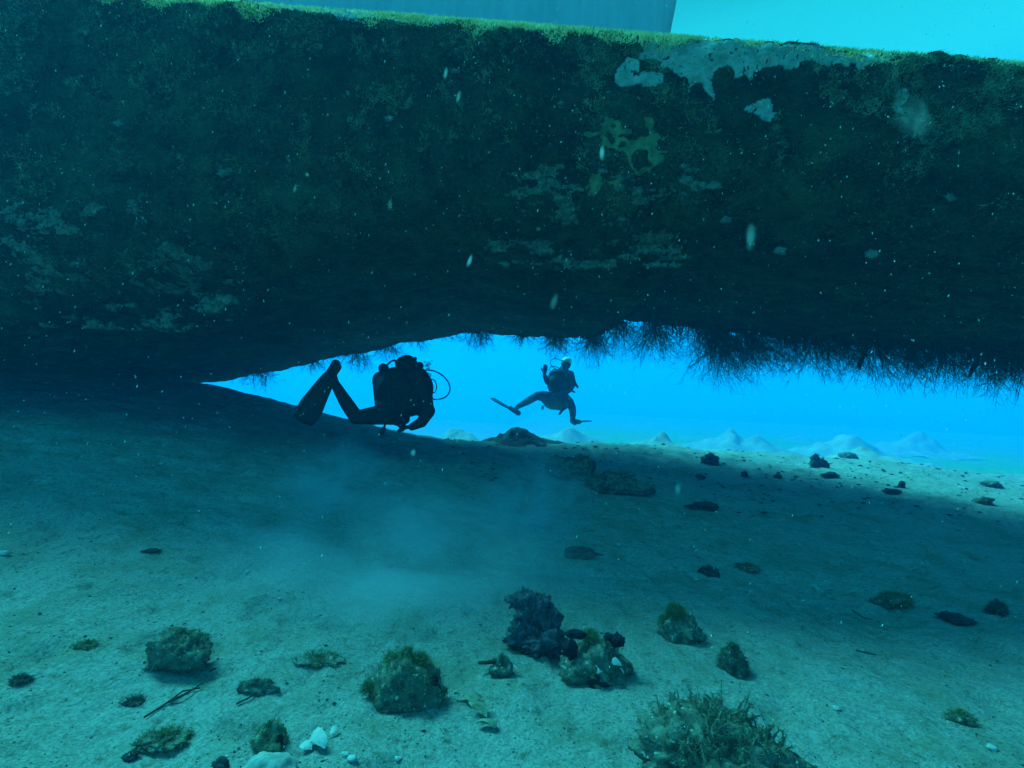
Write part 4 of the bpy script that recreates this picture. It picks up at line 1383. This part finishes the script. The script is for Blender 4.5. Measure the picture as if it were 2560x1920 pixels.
# arms folded in front of the belly, hands together low down
cap((1440, 440, -.14), 74, (1530, 600, -.16), 60); cap((1530, 600, -.16), 60, (1555, 765, -.14), 48)
cap((1555, 765, -.14), 60, (1490, 868, -.12), 50); cap((1490, 868, -.12), 50, (1400, 915, -.08), 32)
cap((1440, 440, .20), 74, (1520, 600, .24), 60); cap((1520, 600, .24), 60, (1540, 760, .24), 48)
cap((1540, 760, .24), 48, (1480, 860, .18), 40); cap((1480, 860, .18), 40, (1395, 905, .10), 27)
fuse('body', b, .008, SUIT, d1, 5)
b = MB()
w_ = A1(1400, 915, -.08); hand(b, w_, A1(1310, 925, -.03) - w_, A1(1400, 800) - A1(1400, 900), 1.0, .45)
fuse('glove', b, .0035, SUIT, d1, 2)
b = MB()
w_ = A1(1395, 905, .10); hand(b, w_, A1(1300, 915, .05) - w_, A1(1400, 800) - A1(1400, 900), 1.0, .5, True)
fuse('glove', b, .0035, SUIT, d1, 2)
# buoyancy jacket
b = MB()
for (x_, y_, z_, rx, ry, rz) in ((1340, 560, .02, 190, .20, 190), (1270, 640, .02, 165, .20, 185), (1420, 600, -.06, 150, .10, 200), (1420, 600, .13, 150, .10, 200),
                                 (1430, 440, .02, 115, .16, 90), (1230, 760, .02, 130, .19, 110), (1360, 730, .0, 120, .16, 90),
                                 (1250, 470, .02, 120, .15, 110), (1180, 600, .02, 125, .17, 150), (1290, 830, .02, 90, .14, 70), (1480, 560, .03, 120, .16, 170), (1490, 720, .03, 90, .14, 100), (1270, 850, -.06, 66, .08, 52), (1215, 850, .10, 50, .05, 44)):
    b.ell(A1(x_, y_, z_), rx * U1, ry, rz * U1, n=22, noise=.06, seed=int(x_))
for (x_, y_) in ((1240, 880), (1290, 905), (1325, 925)):
    b.capsule(A1(x_ - 10, y_ - 60, -.06), 34 * U1, A1(x_, y_, -.05), 17 * U1, 10)
fuse('buoyancy_jacket', b, .010, NYLON, d1, 3)
# cylinder on the back (towards the left)
b = MB()
top_, bot_ = A1(1118, 480, -.02), A1(1148, 770, -.02)
b.capsule(bot_, 80 * U1, top_, 82 * U1, 28)
tk = b.build('air_cylinder', TANKM, d1)
b = MB(); b.tube([A1(1122, 410, -.02), A1(1130, 372, -.02)], 22 * U1, 12)
b.ell(A1(1136, 372, -.02), 46 * U1, .04, 46 * U1, n=16)
b.tube([A1(1136, 372, -.02), A1(1185, 365, -.02)], 16 * U1, 10)
b.build('tank_valve', NYLON, d1)
b = MB(); b.tube(spline([A1(1160, 350, -.05), A1(1230, 300, -.16), A1(1330, 330, -.20), A1(1440, 400, -.14), A1(1500, 400, -.04)], 24), 9 * U1, 8); b.build('hose', RUBBER, d1)
b = MB(); b.tube(spline([A1(1500, 392, .02), A1(1545, 388, .02), A1(1610, 398, .02), A1(1685, 440, .02), A1(1738, 505, .02), A1(1751, 570, .02), A1(1722, 625, .02), A1(1665, 654, .02), A1(1590, 656, .02), A1(1500, 640, 0)], 54), 6.5 * U1, 8); b.build('hose', RUBBER, d1)
b = MB(); b.tube(spline([A1(1560, 478, 0), A1(1600, 476, 0), A1(1618, 500, 0), A1(1628, 545, 0), A1(1612, 590, 0), A1(1570, 602, 0)], 30), 5 * U1, 8); b.build('strap', NYLON, d1)
b = MB(); b.ell(A1(1475, 350, -.02), 34 * U1, .03, 38 * U1, n=14); b.tube([A1(1440, 372, -.02), A1(1480, 372, -.02)], 22 * U1, 10)
b.ell(A1(1428, 284, -.02), 19 * U1, .02, 19 * U1, n=12); b.ell(A1(1470, 332, -.03), 24 * U1, .02, 22 * U1, n=12)
b.build('regulator', NYLON, d1)
b = MB(); b.ell(A1(1408, 322, -.01), 40 * U1, .062, 34 * U1, n=16); b.tube(spline([A1(1415, 315, -.075), A1(1340, 310, -.11), A1(1255, 318, -.05), A1(1250, 318, .06)], 18), 9 * U1, 6); mk = b.build('mask', RUBBER, d1)
b = MB(); b.ell(A1(1440, 322, -.01), 12 * U1, .05, 22 * U1, n=14); b.build('lens', MASKG, mk, origin=Vector(d1.location))
b = MB(); b.capsule(A1(1170, 850, -.1), 9 * U1, A1(1140, 925, -.1), 10 * U1, 10); b.capsule(A1(1140, 925, -.1), 18 * U1, A1(1122, 965, -.1), 22 * U1, 12); b.build('dangling_gauge', NYLON, d1)
fin_blade(d1, A1(640, 430, -.08), A1(385, 860, -.22), A1(530, 850, -.1) - A1(250, 800, -.3), RUBBER, .10, .245)
fin_blade(d1, A1(655, 450, .16), A1(400, 870, .30), A1(530, 850, .3) - A1(250, 800, .2), RUBBER, .10, .22)
# exhaled air in front of the head
b = MB()
rr = random.Random(3)
for (x_, y_, s_, n_) in ((1550, 332, 34, 26), (1562, 432, 20, 12), (1550, 375, 22, 8)):
    for k in range(n_):
        b.ell(A1(x_ + rr.gauss(0, s_ * .55), y_ + rr.gauss(0, s_ * .4), rr.gauss(0, .03)), *(3 * [rr.uniform(4, 12) * U1]), n=8)
o = b.build('air_bubbles', BUB, None, origin=tuple(A1(1550, 360))); o.location = A1(1550, 360)
o['kind'] = 'stuff'; o['label'] = 'cluster of exhaled air bubbles in front of the nearer diver'

# ---- farther diver, upright, facing the camera with one leg kicked out to the left
K2 = 8.9
def A2(cx_, cy_, dd=0.0): return PX(1200 + cx_ / 6.9125, 860 + cy_ / 6.9125, K2 + dd)
U2 = K2 / 1280 / 6.9125
d2 = thing('person', 'farther scuba diver upright in blue water with a painted highlight on the hood and legs spread wide', 'person', tuple(A2(1400, 700)))
b = MB()
cap = lambda p, r, q, s_: b.capsule(A2(*p), r * U2, A2(*q), s_ * U2)
cap((1330, 960), 165, (1370, 780), 165); cap((1370, 780), 165, (1410, 590), 175); cap((1300, 520), 95, (1520, 540), 90)
cap((1440, 520), 75, (1470, 410), 62)
b.ell(A2(1488, 335), 88 * U2, 98 * U2, 108 * U2, n=22)
b.ell(A2(1450, 365, -.07), 52 * U2, 50 * U2, 60 * U2, n=16)
b.capsule(A2(1425, 345, -.13), 12 * U2, A2(1418, 368, -.145), 16 * U2, 10)      # nose
cap((1230, 960), 130, (1090, 900, -.10), 95); cap((1090, 900, -.10), 95, (985, 895, -.18), 72)
cap((985, 895, -.18), 72, (820, 990, .02), 66); cap((820, 990, .02), 66, (650, 1085, .20), 42)
cap((650, 1085, .20), 45, (590, 1160, .16), 40)
cap((1440, 960), 130, (1530, 1010, -.10), 92); cap((1530, 1010, -.10), 92, (1590, 1090, -.16), 66)
cap((1590, 1090, -.16), 66, (1605, 1200, -.05), 58); cap((1605, 1200, -.05), 58, (1600, 1310, .05), 42)
cap((1600, 1330, .05), 48, (1640, 1360, -.05), 45)
# arms: right one bent up at the elbow, left one down along the side
cap((1270, 520), 78, (1165, 650, -.08), 56); cap((1165, 650, -.08), 52, (1120, 560, -.25), 40); cap((1120, 560, -.25), 38, (1110, 500, -.28), 28)
cap((1560, 530), 74, (1610, 700, -.03), 54); cap((1610, 700, -.03), 50, (1560, 800, -.22), 38); cap((1560, 800, -.22), 34, (1520, 830, -.27), 28)
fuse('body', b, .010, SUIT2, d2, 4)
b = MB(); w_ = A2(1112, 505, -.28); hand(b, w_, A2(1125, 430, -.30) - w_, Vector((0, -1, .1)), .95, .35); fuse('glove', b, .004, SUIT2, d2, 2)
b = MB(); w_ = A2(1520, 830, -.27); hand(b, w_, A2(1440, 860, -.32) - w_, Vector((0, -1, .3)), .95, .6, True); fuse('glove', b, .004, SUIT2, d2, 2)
b = MB()
for (x_, y_, z_, rx, ry, rz) in ((1390, 620, -.02, 205, .17, 185), (1280, 700, -.10, 120, .10, 150), (1510, 700, -.10, 115, .10, 160), (1370, 520, -.02, 190, .14, 90), (1380, 800, -.03, 200, .16, 80)):
    b.ell(A2(x_, y_, z_), rx * U2, ry, rz * U2, n=22, noise=.05, seed=int(x_))
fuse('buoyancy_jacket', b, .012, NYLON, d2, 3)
b = MB()
for (x_, y_, z_, rx, ry, rz) in ((1290, 1000, -.02, 200, .16, 140), (1400, 1030, -.02, 150, .15, 125), (1170, 960, -.06, 120, .12, 90), (1500, 990, -.06, 100, .12, 100)):
    b.ell(A2(x_, y_, z_), rx * U2, ry, rz * U2, n=20, noise=.05, seed=int(x_))
fuse('shorts', b, .012, OLIVE, d2, 3)
b = MB(); b.ell(A2(1500, 300, .0), 88 * U2, 100 * U2, 74 * U2, n=20); b.build('hood_highlight', PALEF, d2)  # pale top paints the light catching the hood
b = MB(); b.ell(A2(1452, 335, -.12), 50 * U2, .035, 34 * U2, n=16); mk = b.build('mask', RUBBER, d2)
b = MB(); b.ell(A2(1447, 333, -.147), 40 * U2, .014, 25 * U2, n=14); b.build('lens', MASKG, mk, origin=Vector(d2.location))
b = MB(); b.ell(A2(1400, 400, -.16), 28 * U2, .03, 30 * U2, n=14); b.build('regulator', METAL, d2)
b = MB(); b.capsule(A2(1400, 780, .26), 72 * U2, A2(1430, 500, .26), 72 * U2, 22); b.build('air_cylinder', TANKM, d2)
b = MB(); b.tube(spline([A2(1385, 420, -.17), A2(1330, 440, -.2), A2(1240, 380, -.16), A2(1215, 300, -.1), A2(1270, 255, 0), A2(1350, 262, .1), A2(1430, 320, .2), A2(1440, 440, .25)], 48), 7 * U2, 8); b.build('hose', RUBBER, d2)
b = MB(); b.tube(spline([A2(1190, 460, -.2), A2(1220, 400, -.16), A2(1290, 388, -.1), A2(1370, 420, .1)], 24), 7 * U2, 8); b.build('hose', RUBBER, d2)
b = MB(); b.tube(spline([A2(1590, 480, .1), A2(1620, 560, -.05), A2(1650, 660, -.12), A2(1680, 740, -.12)], 24), 12 * U2, 8); b.capsule(A2(1665, 700, -.12), 18 * U2, A2(1685, 745, -.12), 20 * U2, 10); b.build('hose', RUBBER, d2)
b = MB(); b.tube(spline([A2(1560, 790, -.1), A2(1600, 810, -.12), A2(1640, 835, -.12)], 12), 12 * U2, 8); b.capsule(A2(1600, 815, -.12), 18 * U2, A2(1635, 832, -.12), 14 * U2, 10); b.build('gauge', NYLON, d2)
b = MB(); b.capsule(A2(1480, 1080, -.1), 14 * U2, A2(1375, 1205, -.12), 22 * U2, 10); b.build('strap', NYLON, d2)
b = MB(); b.capsule(A2(1085, 1085, -.2), 24 * U2, A2(1080, 1120, -.22), 22 * U2, 12); b.build('pale_torch', PALEF, d2)
for (x_, y_, z_, sx_, sz_) in ((1310, 455, -.17, .030, .012), (1160, 500, -.22, .014, .02), (1142, 670, -.12, .014, .022), (1225, 820, -.2, .05, .010), (1535, 488, -.12, .018, .010)):
    b = MB(); b.box(A2(x_, y_, z_), sx_, .012, sz_); b.build('buckle', METAL, d2, False)
fin_blade(d2, A2(560, 1130, .16), A2(215, 915, .30), Vector((.25, 1, .12)), RUBBER, .10, .22)
fin_blade(d2, A2(1690, 1345, -.02), A2(1850, 1362, -.42), Vector((1, .35, .12)), RUBBER, .09, .20)

# ------------------------------------------------------------------ specks drifting in the water
SNOW = mat('marine_snow', (.70, .74, .62), None, rough=0.8, alpha=0.75)
rs4 = np.random.default_rng(99)
n = 4600
dd = .45 + rs4.uniform(0, 1, n) ** .7 * 2.6
px = rs4.uniform(-100, 2660, n); py = rs4.uniform(-60, 1980, n)
py = np.where(rs4.uniform(0, 1, n) < .45, rs4.uniform(0, 1150, n), py)
base = np.array([(1, 0, 0), (0, 1, 0), (-1, 0, 0), (0, -1, 0), (0, 0, 1), (0, 0, -1)], float)
tri = np.array([(0, 1, 4), (1, 2, 4), (2, 3, 4), (3, 0, 4), (1, 0, 5), (2, 1, 5), (3, 2, 5), (0, 3, 5)])
Vs = []
ok = []
for i in range(n):
    p = PX(px[i], py[i], dd[i])
    if p.z < gh(p.x, p.y) + .03: continue
    r = dd[i] / 512 * (0.16 + .55 * rs4.uniform() ** 4)
    ax = rs4.normal(size=3) * .25 + np.array([.15, 0, 1])
    R = np.array(Vector(ax).to_track_quat('Z', 'Y').to_matrix())
    Vs.append((base * np.array([r, r, r * rs4.uniform(1, 3.2)])) @ R.T + np.array(p))
k = len(Vs)
o = put('marine_snow', npmesh('marine_snow', np.concatenate(Vs), (tri[None] + (np.arange(k) * 6)[:, None, None]).reshape(-1, 3), False), SNOW, kind='stuff')
o['label'] = 'pale specks drifting in the water'

def puff_material(name, K, color, noise=0.0, nscale=3.0, core=0.15):
    mt = bpy.data.materials.new(name)
    mt.use_nodes = True
    t = mt.node_tree
    t.nodes.clear()
    L = t.links.new
    o_ = t.nodes.new('ShaderNodeOutputMaterial')
    v = t.nodes.new('ShaderNodeVolumePrincipled')
    v.inputs['Color'].default_value = (*color, 1)
    v.inputs['Anisotropy'].default_value = 0.2
    tcn = t.nodes.new('ShaderNodeTexCoord')
    ln = t.nodes.new('ShaderNodeVectorMath'); ln.operation = 'LENGTH'
    L(tcn.outputs['Object'], ln.inputs[0])
    mr_ = t.nodes.new('ShaderNodeMapRange'); mr_.interpolation_type = 'SMOOTHSTEP'
    mr_.inputs['From Min'].default_value = 1.0; mr_.inputs['From Max'].default_value = core
    L(ln.outputs['Value'], mr_.inputs['Value'])
    val = mr_.outputs[0]
    if noise:
        nn = t.nodes.new('ShaderNodeTexNoise'); nn.inputs['Scale'].default_value = nscale; nn.inputs['Detail'].default_value = 4
        nn.inputs['Distortion'].default_value = .6
        L(tcn.outputs['Object'], nn.inputs['Vector'])
        r2 = t.nodes.new('ShaderNodeMapRange'); r2.inputs['From Min'].default_value = .40; r2.inputs['From Max'].default_value = .64
        r2.interpolation_type = 'SMOOTHSTEP'
        L(nn.outputs[0], r2.inputs['Value'])
        m1 = t.nodes.new('ShaderNodeMath'); m1.operation = 'MULTIPLY'
        L(val, m1.inputs[0]); L(r2.outputs[0], m1.inputs[1]); val = m1.outputs[0]
    m2 = t.nodes.new('ShaderNodeMath'); m2.operation = 'MULTIPLY'; m2.inputs[1].default_value = K
    L(val, m2.inputs[0]); L(m2.outputs[0], v.inputs['Density'])
    L(v.outputs[0], o_.inputs['Volume'])
    return mt
unit = MB(); unit.ell((0, 0, 0), 1, 1, 1, n=20)
BLB = puff_material('faint_cloud', 16, (.75, .9, .75), .8, 1.4)
fms = []
for q_, kk in enumerate((60, 110, 170)):
    uu = MB(); uu.ell((0, 0, 0), .9, .9, .95, n=20, noise=.35, seed=60 + q_)
    f_ = uu.mesh('drifting_flake'); f_.materials.append(puff_material('flake_cloud', kk, (.85, .95, .85))); fms.append(f_)
bm_ = unit.mesh('faint_blob'); bm_.materials.append(BLB)
rsf = random.Random(4)
FL = [(1505, 382, 11, 27, 3, 'brightest drifting flake, over the ochre crust on the plating'),
      (1385, 755, 12, 30, 6, 'drifting flake just above the middle of the bottom edge'),
      (1877, 592, 17, 48, 8, 'largest upright drifting flake, on the dark right half of the plating'),
      (1174, 652, 8, 22, 10, 'small slanted flake left of the middle of the plating'),
      (1114, 184, 8, 22, 2, 'upright flake near the top edge left of the bare patches'),
      (1146, 242, 7, 24, 8, 'faint flake just below right of the one near the top edge'),
      (738, 470, 6, 18, 6, 'faint small flake on the left half of the plating'),
      (768, 436, 7, 8, 0, 'small round flake on the left half of the plating'),
      (975, 512, 7, 22, 4, 'faint long flake left of the scabby band'),
      (1695, 1222, 9, 22, 0, 'faint upright flake over the shaded sand'),
      (1033, 1132, 8, 12, 0, 'flake drifting below the nearer diver'),
      (1346, 572, 6, 9, -20, 'tiny flake between the middle and the scabby band')]
for x_, y_, w_, h_, a_, lb in FL:
    o = bpy.data.objects.new('drifting_flake', fms[2 if (x_, y_) in ((1505, 382), (1174, 652)) else rsf.randrange(2)])
    C.objects.link(o)
    dq = rsf.uniform(.38, .7)
    o.location = PX(x_, y_, dq)
    o.scale = (w_ * dq / 1280 * rsf.uniform(.8, 1.25), w_ * dq / 1280 * rsf.uniform(.35, 1.0), h_ * dq / 1280)
    o.rotation_euler = (0, math.radians(a_ + rsf.uniform(-6, 9)), 0)
    o['label'] = lb; o['category'] = 'flake'; o['group'] = 'pale flakes drifting close to the lens'
o = bpy.data.objects.new('drifting_blob', bm_); C.objects.link(o)
o.location = PX(2285, 292, .5); o.scale = (46 * .5 / 1280, 46 * .5 / 1280, 78 * .5 / 1280); o.rotation_euler = (0, math.radians(-38), 0)
o['label'] = 'large faint jelly like blob drifting before the right of the plating'; o['category'] = 'jelly'

# silt kicked up from the sand
SILT = puff_material('silt_cloud', 1.8, (.80, .97, .98), 1.0, 1.7)
FAR_HAZE = puff_material('added_far_haze', .065, (.0, .54, 1.0), core=.75)  # density of the added far haze
sm_ = unit.mesh('silt_cloud'); sm_.materials.append(SILT)
for (px_, py_, r_, dz, lb) in ((960, 1440, (1.45, 1.15, .60), .06, 'broad cloud of stirred up silt over the middle of the sand'),
                               (1330, 1330, (.55, .6, .55), .22, 'smaller silt plume rising right of the broad cloud'),
                               (830, 1270, (.60, .7, .50), .20, 'thin silt plume rising below the fin of the nearer diver')):
    g = ground_at(px_, py_)
    o = bpy.data.objects.new('silt_cloud', sm_); C.objects.link(o)
    o.location = (g.x, g.y, g.z + dz); o.scale = r_
    o['kind'] = 'stuff'; o['label'] = lb
# added haze volume that deepens the fade over the far sand
mm_ = unit.mesh('added_far_haze'); mm_.materials.append(FAR_HAZE)
o = bpy.data.objects.new('added_far_haze', mm_); C.objects.link(o)
o.location = (4, 28, .8); o.scale = (36, 25.5, 7.0)
o['kind'] = 'stuff'; o['label'] = 'added volume of blue haze over the far sand'

# ------------------------------------------------------------------ water haze
hz = MB()
hz.box((0, 48, 6.0), 196, 130, 15.4)
HB = bpy.data.materials.new('water_haze')
HB.use_nodes = True
ht = HB.node_tree
ht.nodes.clear()
ho = ht.nodes.new('ShaderNodeOutputMaterial')
pv = ht.nodes.new('ShaderNodeVolumePrincipled')
pv.inputs['Color'].default_value = (0.02, 0.58, 1.0, 1)
pv.inputs['Density'].default_value = 0.008
pv.inputs['Anisotropy'].default_value = 0.1
ht.links.new(pv.outputs[0], ho.inputs['Volume'])
haze = put('haze', hz.mesh('haze', False), HB, kind='stuff')
haze['label'] = 'blue hazy sea water fading the distance'
